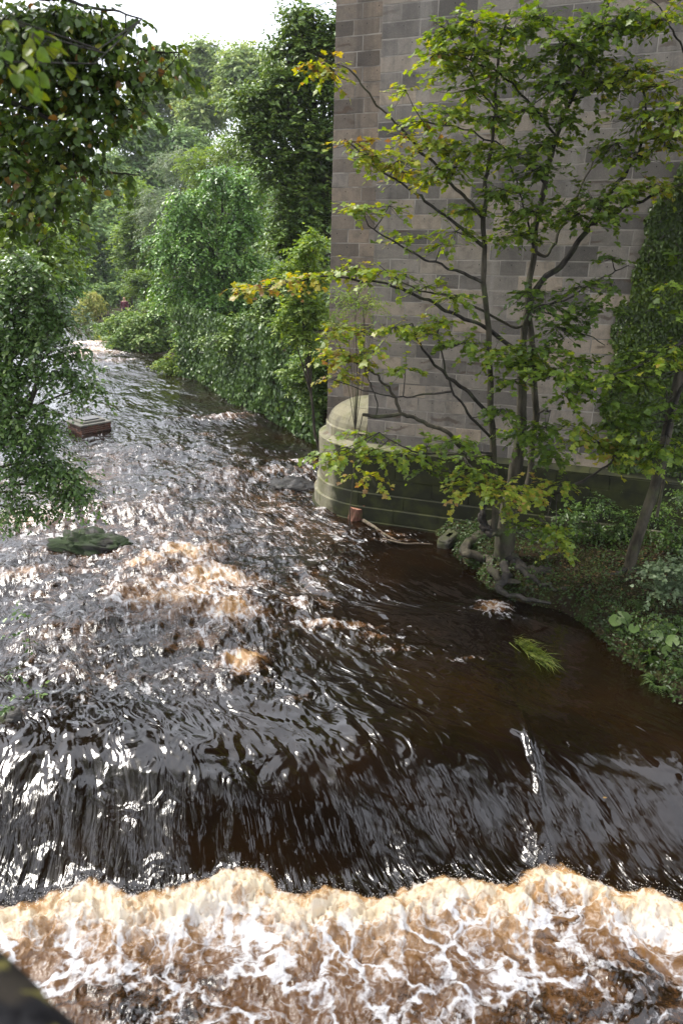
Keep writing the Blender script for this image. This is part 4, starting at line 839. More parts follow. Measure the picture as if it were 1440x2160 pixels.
def inside(pts, poly):
    x, y = pts[:, 0], pts[:, 1]; r = np.zeros(len(pts), bool); j = len(poly) - 1
    for i in range(len(poly)):
        xi, yi = poly[i]; xj, yj = poly[j]
        r ^= ((yi > y) != (yj > y)) & (x < (xj - xi) * (y - yi) / (yj - yi + 1e-12) + xi); j = i
    return r
ivy = thing('wall_ivy', 'dense curtain of small-leaved ivy climbing the right side of the pier wall', 'ivy')
q = np.stack([rng.uniform(poly[:, 0].min(), poly[:, 0].max(), 60000), rng.uniform(poly[:, 1].min(), poly[:, 1].max(), 60000)], -1)
w_ = np.stack([.10 * fbm(q[:, 1] * 2.5, q[:, 0] * 2.5, 81, 3), .12 * fbm(q[:, 1] * 2.1, q[:, 0] * 2.1, 82, 3)], -1)
q = q[inside(q + w_, poly)]; dep = np.clip(.10 + .12 * fbm(q[:, 0] * 1.2, q[:, 1] * 1.2, 83, 3), .03, .4) * rng.uniform(.25, 1, len(q))
P = W(q[:, 0], dep, q[:, 1]); T = np.array([0, 0, -1.0]) + rng.normal(0, .42, P.shape); Nn = WN + [0, 0, .75] + rng.normal(0, .38, P.shape)
c = np.clip(.34 + .25 * fbm(q[:, 0] * .9, q[:, 1] * .9, 84, 3) + rng.normal(0, .16, len(q)), 0, 1)
leaf_mesh('ivy_leaves', IVYL, P, T, Nn, rng.uniform(.05, .085, len(P)), c, ivy_leaf, ivy)
for i in range(9):
    s0 = rng.uniform(5.2, 8.2); z1 = rng.uniform(5, 8.5); zz = np.linspace(.4, z1, 16); ss = s0 + .25 * perlin(zz * .8, np.full(16, i * 3.3), 90)
    V_, T_, Q_ = tube(W(ss, np.full(16, .03), zz), np.linspace(.03, .008, 16), 6, .2, i); mk('ivy_stem', V_, [T_, Q_], syc_dark, ivy, smooth=True)

# ================================================================== trees and shrubs of the valley
def cst(a, b, c_, d): return [(0.0, a), (0.4, b), (0.75, c_), (1.0, d)]
LM = {
    'far': leaf_mat('far_tree_leaf', cst((0.109, 0.179, 0.055), (0.209, 0.300, 0.091), (0.306, 0.396, 0.119), (0.418, 0.480, 0.155)), .3, .5),
    'fardark': leaf_mat('far_dark_leaf', cst((0.075, 0.149, 0.049), (0.145, 0.250, 0.078), (0.241, 0.350, 0.106), (0.343, 0.448, 0.125)), .25, .5),
    'willow': leaf_mat('grey_willow_leaf', cst((0.093, 0.139, 0.070), (0.163, 0.225, 0.116), (0.233, 0.287, 0.163), (0.327, 0.365, 0.233)), .3, .5),
    'ash': leaf_mat('ash_leaf', cst((0.075, 0.133, 0.024), (0.156, 0.260, 0.042), (0.245, 0.349, 0.059), (0.327, 0.402, 0.089)), .4, .5),
    'beech': leaf_mat('glossy_beech_leaf', cst((0.043, 0.108, 0.017), (0.098, 0.223, 0.035), (0.187, 0.352, 0.061), (0.329, 0.490, 0.117)), .28, .32, .6),
    'dark': leaf_mat('dark_sycamore_leaf', cst((0.037, 0.079, 0.018), (0.081, 0.152, 0.029), (0.141, 0.234, 0.041), (0.248, 0.347, 0.072)), .2, .4),
    'lime': leaf_mat('linden_leaf', [(0.0, (0.030, 0.055, 0.012)), (0.40, (0.068, 0.126, 0.022)), (0.62, (0.131, 0.221, 0.033)), (0.80, (0.295, 0.338, 0.044)), (0.92, (0.318, 0.180, 0.041)), (1.0, (0.158, 0.080, 0.033))], .36, .36, .5),
    'elm': leaf_mat('elm_leaf', cst((0.036, 0.080, 0.019), (0.077, 0.153, 0.033), (0.141, 0.244, 0.058), (0.278, 0.384, 0.125)), .22, .34, .6),
    'gold': leaf_mat('golden_shrub_leaf', cst((0.149, 0.203, 0.041), (0.270, 0.324, 0.068), (0.405, 0.419, 0.095), (0.513, 0.459, 0.162)), .35, .5),
    'shrub': leaf_mat('bank_shrub_leaf', cst((0.048, 0.100, 0.019), (0.109, 0.203, 0.037), (0.191, 0.293, 0.055), (0.292, 0.373, 0.097)), .3, .45),
}
wood = bark_mat('woodland_bark', (0.035, 0.030, 0.025), (0.10, 0.085, 0.065), 4.0)
def woody(name, label, cat, lobes, Yd, leaf, n, size, k=10, L=0.8, tmpl=DIAM, droop=.3, base=None, group=None, tr=.22, fanN=.5, lift=.8, cvar=.2, up=.3, shell=.45, thick=1.0, cbias=0., sub=6, flatl=.75):
    """tree or shrub: ellipsoid lobes given by photo position at distance Yd, filled with leafy twigs and joined by limbs"""
    t = thing(name, label, cat, group); C, Rd = [], []
    for lb in lobes:
        a, b, rx, ry = lb[:4]; y = Yd + (lb[4] if len(lb) > 4 else 0)
        c = aty(a, b, y); m = mpp(c); C.append(c); Rd.append([rx * m, .5 * (rx + ry) * m * thick, ry * m])
    C = np.array(C); Rd = np.array(Rd); C0 = C
    if sub:                                                  # break each lobe into uneven clumps that stand out of it
        Cn, Rn = [], []
        for c_, r_c in zip(C, Rd):
            for q in range(sub):
                u = norm(rng.normal(size=3) * [1, .8, 1] + [0, -.25, .15]); f = rng.uniform(.30, .62)
                Cn.append(c_ + u * r_c * rng.uniform(.4, .85)); Rn.append(r_c * f * np.array([1.15, 1.15, flatl]))
        C = np.array(Cn); Rd = np.array(Rn)
    vol = (Rd[:, 0] * Rd[:, 2]) ; ns = np.maximum(4, (n / k * vol / vol.sum()).astype(int))
    P, T, Nn, c, st, en, idx = sprays(C, Rd, ns, L, k, droop=droop, shell=shell, up=up, lift=lift, cvar=cvar, fanN=fanN)
    keep = P[:, 2] > np.maximum(ground_z(P[:, 0], P[:, 1]), 0.02); c = np.clip(c + cbias + np.repeat(rng.normal(0, .10, len(C))[idx], k), 0, 1)
    leaf_mesh('crown', tmpl, P[keep], T[keep], Nn[keep], size * rng.uniform(.65, 1.25, keep.sum()), c[keep], LM[leaf], t)
    bs = np.array(base); gz = float(ground_z(np.array([bs[0]]), np.array([bs[1]]))[0])
    b3 = np.array([bs[0], bs[1], gz - .25]); top = C0[np.argmax(C0[:, 2])]
    mid = (b3 + C0.mean(0)) / 2; mid[:2] += rng.normal(0, .15, 2)
    S_ = limb('trunk', [b3, b3 * .7 + mid * .3, mid, C0.mean(0), top], tr, tr * .25, wood, t, 22, 9, .15, int(rng.integers(99)), .1)
    for c_ in C0:
        j = int(np.clip(np.argmin(np.linalg.norm(S_ - (c_ * .55 + b3 * .45), axis=1)), 4, 18)); limb('branch', [S_[j], S_[j] * .5 + c_ * .5 + [0, 0, .12 * np.linalg.norm(c_ - S_[j])], c_], tr * .45, tr * .10, wood, t, 9, 6, .1, j)
    w = rng.random(len(st)) < .2
    twig_mesh('twigs', C[idx][w], en[w], tr * .07, tr * .03, wood, t, 3)
    return t
# skyline trees on the far slope
woody('skyline_tree', 'tall pale green tree on the skyline, farthest left of the ridge trees', 'tree', [(325, 195, 55, 60), (300, 250, 50, 45), (350, 150, 40, 42), (372, 240, 36, 46)], 98, 'far', 21000, .42, 10, 1.5, base=(-24, 98), group='ridge trees', tr=.35)
woody('skyline_tree', 'tall pale green tree at the middle of the skyline ridge', 'tree', [(420, 140, 52, 48), (400, 190, 45, 40), (455, 175, 45, 45), (420, 235, 36, 36, -2), (462, 225, 34, 34)], 92, 'far', 22000, .40, 10, 1.5, base=(-16, 92), group='ridge trees', tr=.35)
woody('skyline_tree', 'rounded pale green tree on the skyline beside the dark sycamore', 'tree', [(530, 130, 48, 40), (500, 165, 45, 45), (565, 165, 45, 60), (540, 210, 50, 46), (590, 220, 40, 60)], 84, 'far', 22000, .38, 10, 1.4, base=(-8, 84), group='ridge trees', tr=.35)
woody('far_tree', 'dark blue-green tree at the back of the valley', 'tree', [(290, 330, 50, 60), (330, 300, 46, 50), (255, 360, 40, 50), (310, 390, 45, 50), (350, 350, 40, 50), (400, 310, 40, 40)], 84, 'fardark', 19000, .40, 9, 1.3, base=(-22, 84), group='valley woodland', tr=.3)
woody('far_tree', 'leafy tree left of the valley head, half behind the linden sprays', 'tree', [(215, 380, 50, 60), (240, 440, 50, 60), (190, 450, 45, 60), (270, 420, 36, 50)], 78, 'fardark', 13000, .36, 9, 1.2, base=(-25, 78), group='valley woodland', tr=.3, cbias=.15)
woody('far_tree', 'dark tree above the far river bend', 'tree', [(200, 520, 60, 60), (150, 500, 50, 60), (245, 520, 36, 50), (175, 580, 60, 40), (230, 575, 30, 34)], 74, 'fardark', 19000, .34, 9, 1.1, base=(-26, 74), group='valley woodland', tr=.3, cbias=-.12)
woody('far_tree', 'bright leafy tree with bare leaning trunk above the walkway', 'tree', [(285, 420, 30, 36), (265, 470, 30, 40), (300, 480, 36, 50), (275, 540, 30, 40), (320, 540, 36, 40)], 66, 'ash', 12000, .27, 10, 1.0, base=(-17.3, 66), group='valley woodland', tr=.22, cbias=-.12)
woody('willow_tree', 'grey-green willow with fine foliage in the middle distance', 'tree', [(375, 350, 40, 50), (350, 410, 45, 55), (410, 400, 40, 50), (365, 480, 40, 46), (330, 470, 30, 46), (395, 460, 40, 40)], 62, 'willow', 17000, .22, 12, 1.0, SLIM, base=(-13, 62), droop=.5, tr=.25)
woody('ash_tree', 'bright yellow-green ash tree behind the glossy beech', 'tree', [(470, 310, 50, 36), (510, 340, 40, 40), (430, 340, 40, 36), (450, 380, 50, 40), (500, 400, 45, 36)], 52, 'ash', 13000, .22, 12, 1.0, SLIM, base=(-7.5, 52), droop=.35, tr=.22)
woody('beech_tree', 'glossy mid-green tree drooping over the right bank', 'tree', [(470, 385, 56, 36), (400, 425, 44, 34), (350, 530, 36, 40), (372, 475, 40, 36), (355, 610, 30, 34), (545, 380, 40, 30), (450, 440, 70, 50), (420, 500, 70, 50), (500, 490, 60, 60), (410, 560, 60, 46), (470, 560, 70, 50), (540, 560, 50, 60), (420, 620, 55, 40), (490, 630, 60, 46), (400, 670, 36, 26), (450, 680, 46, 34), (550, 640, 46, 60), (520, 430, 40, 46), (380, 600, 30, 30)], 40, 'beech', 38000, .17, 11, .85, OVAL, base=(-3.6, 40.5), droop=.55, tr=.26)
woody('dark_sycamore', 'tall dark sycamore rising behind the left edge of the pier', 'tree', [(650, 60, 50, 40), (670, 110, 50, 40), (640, 190, 60, 34), (560, 215, 62, 22), (600, 170, 40, 22), (640, 260, 60, 36), (560, 275, 50, 26), (650, 330, 55, 40), (580, 345, 56, 30), (620, 390, 60, 40), (660, 430, 40, 60), (610, 460, 50, 40), (700, 200, 50, 60), (700, 330, 40, 60), (740, 100, 50, 60), (630, 30, 24, 16), (535, 215, 60, 18), (530, 290, 46, 18), (600, 105, 36, 18), (600, 520, 50, 46), (650, 540, 40, 40)], 30.5, 'dark', 46000, .17, 9, .8, OVAL, base=(1.2, 31), droop=.18, tr=.35, up=.5, lift=1.0, cbias=.12, flatl=.42, sub=7)
woody('understorey_tree', 'deeply shaded tree standing under the dark sycamore', 'tree', [(560, 620, 50, 60), (620, 620, 50, 70), (600, 700, 70, 46), (660, 680, 40, 60), (520, 690, 46, 40), (480, 715, 40, 26)], 33, 'dark', 15000, .16, 9, .7, OVAL, base=(-1.0, 34), tr=.16, cbias=.05)
woody('elder_shrub', 'light yellow-green shrub against the left edge of the pier', 'shrub', [(650, 530, 36, 28), (620, 580, 34, 24), (660, 590, 36, 28), (615, 640, 36, 28), (655, 650, 36, 30), (600, 680, 26, 18), (670, 505, 16, 12), (640, 705, 30, 24)], 25.0, 'ash', 6500, .13, 10, .5, OVAL, base=(-.6, 25.3), tr=.07, shell=.3)
woody('bank_sapling', 'wispy light green sapling growing in front of the pier corner', 'shrub', [(725, 625, 30, 34), (770, 640, 32, 28), (700, 670, 26, 26), (745, 690, 36, 26), (800, 640, 20, 20), (780, 600, 20, 16)], 18.2, 'ash', 1500, .085, 9, .35, SLIM, base=(.15, 18.35), tr=.022, shell=.2, sub=0)
woody('elder_shrub', 'dry-tipped shrub overhanging the ivy bank beside the pier', 'shrub', [(655, 760, 26, 26), (665, 830, 18, 40), (640, 800, 26, 26), (610, 780, 26, 20)], 26.2, 'shrub', 3500, .12, 9, .45, OVAL, base=(-.5, 26.6), tr=.05, shell=.3)
# shrubs along the far right bank
woody('bank_shrub', 'yellow-green bush dipping into the river at the end of the ivy bank', 'bush', [(405, 745, 34, 30), (360, 770, 26, 22), (385, 785, 34, 22), (420, 790, 24, 24), (370, 800, 18, 10)], 38.8, 'ash', 5200, .15, 9, .55, OVAL, base=(-6.9, 39.6), tr=.06)
woody('bank_shrub', 'large rounded green bush at the bend of the right bank', 'bush', [(296, 686, 42, 24), (260, 706, 30, 26), (320, 690, 42, 40), (345, 720, 34, 34), (300, 735, 50, 26), (350, 755, 24, 20), (335, 650, 34, 26)], 46.5, 'shrub', 15000, .17, 9, .7, OVAL, base=(-9.6, 47.5), tr=.10)
woody('bank_shrub', 'light green bush right below the walking person', 'bush', [(240, 676, 24, 14), (275, 668, 26, 10), (225, 694, 16, 16)], 52, 'shrub', 4500, .17, 9, .6, OVAL, base=(-14.4, 53), tr=.06, cbias=.2)
woody('bank_shrub', 'dark green rounded bush left of the walking person', 'bush', [(225, 620, 24, 22), (205, 640, 18, 24), (245, 610, 18, 16)], 64, 'fardark', 4500, .22, 9, .7, OVAL, base=(-20.0, 65), tr=.08, cbias=.1)
woody('bank_shrub', 'leafy green bush right above the walking person', 'bush', [(300, 590, 36, 24), (330, 610, 30, 24), (285, 615, 24, 15), (350, 580, 30, 34), (370, 630, 24, 24)], 62, 'ash', 7500, .2, 9, .7, OVAL, base=(-14.0, 63), tr=.08, cbias=-.1)
woody('bamboo_clump', 'straw-yellow drooping shrub at the far river bend', 'shrub', [(180, 650, 18, 28), (192, 625, 16, 16), (172, 685, 14, 18)], 60, 'gold', 4500, .26, 10, .9, SLIM, base=(-20.3, 61), droop=.9, tr=.04)
woody('bank_shrub', 'grey-green bush overhanging the farthest rapids', 'bush', [(200, 715, 26, 12), (185, 700, 20, 15), (218, 700, 16, 16)], 57, 'willow', 3500, .2, 9, .6, SLIM, base=(-17.6, 57.5), tr=.05, cbias=-.2)
woody('bank_shrub', 'golden-tipped small bush at the far waterline', 'bush', [(228, 722, 14, 12), (238, 735, 12, 9)], 50, 'gold', 1500, .16, 9, .5, OVAL, base=(-14.6, 50.6), tr=.04, cbias=-.2)
woody('left_tree', 'sunlit yellow-green tree on the left bank behind the linden branch', 'tree', [(50, 490, 80, 34, -7), (100, 530, 60, 30, -7), (20, 540, 50, 30, -7), (40, 440, 70, 60), (110, 420, 50, 46), (60, 520, 80, 50), (120, 500, 46, 44), (20, 360, 50, 50), (-60, 420, 60, 80), (90, 360, 40, 34)], 25, 'ash', 21000, .13, 10, .7, OVAL, base=(-13.5, 26), tr=.16, cbias=-.22)
woody('left_tree', 'green tree at the far left bank above the river', 'tree', [(130, 590, 40, 30), (100, 560, 46, 36), (150, 560, 26, 26), (90, 620, 50, 30), (130, 640, 26, 36), (110, 690, 36, 36)], 36, 'beech', 9500, .16, 10, .7, OVAL, base=(-16.5, 37), tr=.15)
# left bank shrub whose leafy branches hang over the water
woody('wych_elm', 'dense dark elm shrub drooping over the river at the left edge', 'shrub', [(0, 600, 40, 60), (0, 690, 40, 60), (0, 780, 40, 60), (30, 560, 70, 40), (90, 590, 60, 34), (40, 640, 80, 40), (110, 660, 60, 36), (40, 720, 90, 40), (120, 730, 60, 30), (60, 790, 100, 36), (140, 785, 40, 18), (190, 812, 22, 8), (40, 860, 90, 40), (95, 850, 36, 24), (60, 920, 90, 36), (100, 910, 26, 22), (60, 985, 100, 32), (130, 980, 46, 24), (80, 1040, 90, 24), (160, 1040, 40, 20), (30, 1070, 60, 18), (-60, 800, 80, 200), (150, 1010, 40, 26)], 14.2, 'elm', 19500, .098, 10, .5, OVAL, base=(-9.2, 15.0), droop=.5, tr=.12, shell=.2, thick=.8)

# ivy and hanging plants on the steep bank under the trees
bk = thing('bank_ivy', 'dark ivy curtain covering the steep right bank down to the water', 'ivy')
n_ = 15000; yy = rng.uniform(26.2, 38.5, n_); zt = rng.uniform(0, 1, n_) ** .9
edge = np.interp(yy, YR, XR); zz = .08 + zt * 3.6; bulge = .35 * fbm(yy * .8, zz * .8, 101, 3)
P = np.stack([edge - .15 + .30 * zt * 1.6 - bulge * .8 - rng.uniform(0, .25, n_), yy, zz + .1 * bulge], -1)
gz = ground_z(P[:, 0], P[:, 1]); tang = norm(np.array([[-.5, -.75, .35]]))
c = np.clip(.22 + .28 * fbm(yy * .7, zz * .9, 102, 3) + rng.normal(0, .2, n_), 0, 1)
leaf_mesh('ivy_leaves', IVYL, P, np.array([0, 0, -1.0]) + rng.normal(0, .4, P.shape), tang + [0, 0, .3] + rng.normal(0, .4, P.shape), rng.uniform(.10, .18, n_), c, LM['dark'], bk)
# far wooded slope that reads as one mass
m_ = 52000; ang = rng.uniform(R(-30), R(26), m_); rad = 34 * (190 / 34) ** rng.random(m_); x_ = rad * np.sin(ang); y_ = rad * np.cos(ang); dr, dl = bank(x_, y_)
ok = ((dr > 4.5) | (dl > 2.5)) & ~((np.abs(x_ + 16.5) < 2.5) & (np.abs(y_ - 60) < 4)); x_, y_, dd = x_[ok], y_[ok], np.maximum(dr, dl)[ok]
hh = (1.2 + 3.4 * np.abs(fbm(x_ * .16, y_ * .16, 111, 3))) * sstep(2.5, 9, dd); z_ = ground_z(x_, y_) + hh * rng.uniform(.25, 1, len(x_))
P = np.stack([x_, y_, z_], -1); c = np.clip(.45 + .35 * fbm(x_ * .2, y_ * .2, 112, 2) + rng.normal(0, .15, len(x_)), 0, 1)
ug = leaf_mesh('undergrowth', DIAM, P, rng.normal(size=P.shape) + [0, -.2, -.5], np.array([0, -.3, .9]) + rng.normal(0, .45, P.shape), .0062 * np.hypot(x_, y_) * rng.uniform(.7, 1.3, len(x_)), c, LM['fardark'], None)
tag(ug, 'low green undergrowth covering the wooded valley slopes', kind='stuff')

# ================================================================== linden branch hanging in from the upper left
ln = thing('linden_tree', 'linden boughs with browning heart-shaped leaves hanging into the upper left corner', 'tree')
lt = np.array([-5.2, 6.6]); lgz = float(ground_z(lt[:1] - 3.5, lt[1:])[0])
S_ = limb('trunk', [[-9.0, 7.0, lgz - .3], [-8.6, 7.0, 3.0], [-7.6, 7.0, 6.0], [-6.6, 7.1, 8.6], [-6.2, 7.2, 11.5]], .26, .10, wood, ln, 26, 10, .15, 5)
LB = [[(-200, -60, 7.2), (-60, 10, 7.4), (60, 60, 7.6), (180, 90, 7.7), (300, 105, 7.8), (400, 110, 7.8)], [(-200, 60, 7.4), (-40, 120, 7.5), (80, 165, 7.6), (180, 180, 7.7), (300, 165, 7.7), (345, 150, 7.7)], [(-200, 180, 7.6), (-30, 200, 7.7), (80, 240, 7.8), (170, 255, 7.8), (250, 235, 7.9), (320, 235, 7.9)],
      [(-200, 260, 7.8), (-20, 290, 7.9), (70, 330, 8.0), (160, 360, 8.0), (240, 365, 8.0), (290, 370, 8.0)], [(-200, 300, 8.0), (-10, 340, 8.0), (60, 400, 8.1), (120, 440, 8.1), (190, 475, 8.1)], [(-200, 320, 8.0), (0, 310, 8.0), (30, 370, 8.1), (50, 430, 8.1), (70, 480, 8.1)], [(-200, -120, 7.0), (-20, -60, 7.2), (100, -10, 7.3), (220, 20, 7.4), (300, 40, 7.4)]]
LP = []
for i, L in enumerate(LB):
    q = np.array(PX(L)); k0 = np.argmin(np.abs(S_[:, 2] - (q[0][2] - .5))); LP.append(limb('branch', [S_[k0], (S_[k0] + q[0]) / 2 + [0, 0, .1]] + list(q), .045, .006, syc_dark, ln, 40, 7, .12, i, .06))
LP = np.concatenate([p[12:] for p in LP])
LC = [(285, 45, 24, 12), (240, 38, 34, 16), (330, 95, 24, 10), (40, 30, 60, 40), (120, 25, 60, 30), (190, 30, 46, 30), (60, 90, 70, 40), (140, 90, 65, 40), (215, 85, 46, 30), (265, 75, 24, 14), (300, 105, 34, 12), (340, 112, 26, 12), (378, 112, 16, 10), (180, 155, 55, 32), (240, 148, 44, 24), (290, 145, 34, 18), (330, 150, 22, 10), (60, 170, 70, 40), (125, 205, 60, 34), (195, 205, 44, 26), (250, 200, 40, 22), (300, 225, 22, 14),
      (30, 255, 60, 44), (105, 270, 56, 32), (175, 262, 44, 24), (228, 285, 24, 16), (25, 340, 46, 32), (95, 330, 46, 26), (155, 345, 34, 18), (205, 345, 24, 12), (272, 368, 16, 8), (130, 400, 32, 18), (55, 410, 40, 24), (195, 400, 14, 8), (95, 440, 24, 14), (165, 470, 14, 8), (20, 460, 30, 20), (250, 250, 30, 12), (345, 180, 10, 8), (10, 100, 40, 60), (390, 150, 10, 6), (90, 130, 40, 30), (160, 310, 30, 14), (235, 240, 26, 14)]
C, Rd, nS = [], [], []
for a, b, rx, ry in LC:
    c_ = aty(a, b, 7.7 + rng.uniform(-.4, .5)); m = mpp(c_); C.append(c_); Rd.append([rx * m, 45 * m, ry * m]); nS.append(int(np.clip(rx * ry / (30 if a < 200 else 46), 5, 90)))
P, T, Nn, c, st, en, idx = sprays(C, Rd, nS, .26, 6, droop=.45, shell=.1, up=.1, lift=.75, cvar=.10, fanN=.42, jitter=.35)
C = np.array(C); T[:, 2] -= .35; c = np.clip(c * .95 + np.where(rng.random(len(c)) < .09, .33, -.06), 0, .99); S = rng.uniform(.042, .076, len(P))
HC = np.array([(-9.5, 10.5, 12.0), (-8.0, 7.0, 13.0), (-11.5, 8.0, 11.0), (-7.5, 9.5, 15.5), (-6.2, 6.0, 12.0), (-9.0, 8.5, 17.5)]); HR = np.array([(3.4, 3.2, 2.6)] * 6)  # unseen crown clumps added towards the sun to shade the near foam
Ph, Th, Nh, ch_, _, eh, ih = sprays(HC, HR, 190, .7, 7, droop=.4, shell=.25, up=.2, lift=.75, cvar=.1)
leaf_mesh('unseen_shade_crown', OVAL, Ph, Th, Nh, rng.uniform(.16, .26, len(Ph)), np.clip(ch_ - .06, 0, .8), LM['lime'], ln)
for q in HC: limb('branch', [S_[18], S_[18] * .5 + q * .5 + [0, 0, .6], q], .09, .03, wood, ln, 10, 7, .1, 3)
# a nearer spray of paler leaves in the corner
C2 = np.array([aty(25, 40, 4.1), aty(70, 70, 4.2), aty(10, 130, 4.2)]); P2, T2, N2, c2, _, en2, i2 = sprays(C2, np.full((3, 3), .07), 4, .18, 4, droop=.5, shell=.2)
P = np.concatenate([P, P2]); T = np.concatenate([T, T2]); Nn = np.concatenate([Nn, N2]); c = np.r_[c, np.clip(c2 * .2 + .56, 0, .72)]; S = np.r_[S, rng.uniform(.05, .075, len(P2))]
o = near_order(P); h = o[:300]; r_ = o[300:]
leaf_parts('leaf', HEART, P[h], T[h], Nn[h], S[h], c[h], LM['lime'], ln); leaf_mesh('foliage', HEART, P[r_], T[r_], Nn[r_], S[r_], c[r_], LM['lime'], ln)
A = np.array([LP[np.argmin(np.linalg.norm(LP - q, axis=1))] for q in np.concatenate([C, C2])]); B_ = np.concatenate([C, C2])
twig_mesh('twigs', np.concatenate([A, C[idx], C2[i2]]), np.concatenate([B_, en, en2]), np.r_[np.full(len(A), .007), np.full(len(en) + len(en2), .003)], np.r_[np.full(len(A), .004), np.full(len(en) + len(en2), .0015)], syc_dark, ln, 4, .05)

# ================================================================== the right bank up close
def px_ground(a, b):
    """where the line of sight through a photo point meets the ground"""
    d = ray(a, b); t = np.linspace(6, 40, 1500); p = np.array([0, 0, CAMH]) + t[:, None] * d
    i = np.argmax(p[:, 2] < ground_z(p[:, 0], p[:, 1])); return p[i]
herb = leaf_mat('herb_leaf', cst((0.012, 0.028, 0.007), (0.028, 0.062, 0.012), (0.056, 0.105, 0.022), (0.10, 0.15, 0.045)), .3, .45)
pale = leaf_mat('butterbur_leaf', cst((0.05, 0.10, 0.02), (0.085, 0.15, 0.03), (0.12, 0.19, 0.045), (0.17, 0.22, 0.07)), .35, .5)
grassm = leaf_mat('grass_blade', cst((0.035, 0.055, 0.010), (0.075, 0.10, 0.016), (0.13, 0.14, 0.025), (0.19, 0.16, 0.045)), .3, .5)
litter = leaf_mat('leaf_litter', [(0.0, (0.02, 0.012, 0.008)), (.5, (0.07, 0.04, 0.02)), (.85, (0.15, 0.085, 0.035)), (1.0, (0.26, 0.16, 0.05))], .1, .7)
# herbs along the waterside and under the tree
def scatter_bank(n, f):
    x = rng.uniform(1.5, 9.5, n); y = rng.uniform(9.0, 19.0, n); dr, dl = bank(x, y)
    s = (np.stack([x, y, 0 * x], -1) - P0) @ WN                                    # in front of the plinth only
    ok = (dr > -.12) & (s > .45) & (rng.random(n) < f(x, y, dr)); return x[ok], y[ok], dr[ok]
x, y, d = scatter_bank(95000, lambda x, y, d: np.clip(1.1 * np.exp(-d / .28) + .9 * sstep(13.2, 12.2, y) * sstep(-.1, .3, fbm(x * 1.3, y * 1.3, 5, 3) + .25) + .55 * sstep(16.0, 17.0, y + .35 * x - 1.6) + .16, 0, 1))
h_ = rng.uniform(.02, 1, len(x)) * (.10 + .22 * np.abs(fbm(x * 1.1, y * 1.1, 121, 3)) + .25 * sstep(13.4, 12.0, y)) - .12 * np.exp(-d / .1)
P = np.stack([x, y, ground_z(x, y) + h_], -1); c = np.clip(.45 + .4 * fbm(x * 1.2, y * 1.2, 122, 3) + rng.normal(0, .15, len(x)), 0, 1)
o = leaf_mesh('ground_cover', OVAL, P, norm(rng.normal(size=P.shape) * [1, 1, .4] + [-.35, -.45, -.25]), np.array([-.1, -.25, .9]) + rng.normal(0, .4, P.shape), rng.uniform(.035, .085, len(x)), c, herb, None)
tag(o, 'low leafy herbs covering the right river bank', kind='stuff')
x, y, d = scatter_bank(20000, lambda x, y, d: np.clip(sstep(.1, .4, d) * (.25 + .8 * sstep(-.1, .35, fbm(x * .9, y * .9, 131, 3))), 0, 1) * sstep(12.2, 13.2, y))
nb = len(x); A = np.stack([x, y, ground_z(x, y) - .01], -1); D_ = norm(np.stack([rng.normal(-.3, .5, nb), rng.normal(-.3, .5, nb), rng.uniform(.3, 1, nb)], -1))
GR = (np.array([(0, .018, 0), (0, -.018, 0), (.5, -.014, .10), (.5, .014, .10), (1, 0, -.02)]), np.array([[3, 2, 4]]), np.array([[0, 1, 2, 3]]))
o = leaf_mesh('bank_grass', GR, A, D_, np.cross(D_, norm(rng.normal(size=A.shape))), rng.uniform(.08, .24, nb), np.clip(rng.normal(.55, .28, nb), 0, 1), grassm, None); tag(o, 'short yellowing grass on the bank below the trees', kind='stuff')
x, y, d = scatter_bank(30000, lambda x, y, d: .05 + .7 * sstep(.2, .8, d) * np.exp(-(((x - 4.9) / 1.3) ** 2 + ((y - 14.6) / .7) ** 2)) + .12 * sstep(.2, .5, d)); P = np.stack([x, y, ground_z(x, y) + .012 + rng.uniform(0, .02, len(x))], -1)
o = leaf_mesh('leaf_litter', OVAL, P, rng.normal(size=P.shape) * [1, 1, .15], np.array([0, 0, 1.0]) + rng.normal(0, .25, P.shape), rng.uniform(.04, .09, len(x)), np.clip(rng.beta(2, 2.4, len(x)), 0, 1), litter, None); tag(o, 'brown fallen leaves lying on the bank', kind='stuff')
# butterbur with its big round leaves
_u = np.linspace(.35, 2 * math.pi - .35, 15); BUR = (np.array([(0, 0, 0)] + [((1 + .07 * math.sin(5 * a)) * -math.cos(a), (1 + .07 * math.sin(5 * a)) * math.sin(a), .16 + .05 * math.sin(3 * a)) for a in _u]), np.array([[0, i + 2, i + 1] for i in range(14)]), None)
def butterbur(a, b, n, s, label):
    t = thing('butterbur', label, 'plant', 'butterbur plants on the bank'); g = px_ground(a, b); C_ = g + np.stack([rng.uniform(-.28, .28, n), rng.uniform(-.25, .25, n), rng.uniform(.10, .34, n)], -1)
    Nn_ = np.array([-.25, -.45, .85]) + rng.normal(0, .22, (n, 3)); leaf_parts('leaf', BUR, C_, rng.normal(size=(n, 3)), Nn_, s * rng.uniform(.65, 1.1, n), np.clip(rng.normal(.5, .3, n), .05, .95), pale, t, 5)
    for c_ in C_:
        V_, T_, Q_ = tube(spline([g + [0, 0, -.05], (g + c_) / 2 + [0, 0, .05], c_], 7), np.linspace(.010, .006, 7), 6); mk('leaf_stalk', V_, [T_, Q_], herb, t)
for a, b, n, s, lb in [(1350, 1400, 4, .15, 'butterbur with one pale round leaf close to the water edge'), (1405, 1385, 5, .12, 'butterbur leaning out of the herbs at the right edge'), (1330, 1345, 5, .13, 'butterbur with broad leaves below the leaning tree'), (1290, 1325, 4, .11, 'small butterbur on the bank edge farthest from the camera'), (1425, 1330, 5, .13, 'butterbur under the pale-leaved shrub at the right edge')]: butterbur(a, b, n, s, lb)
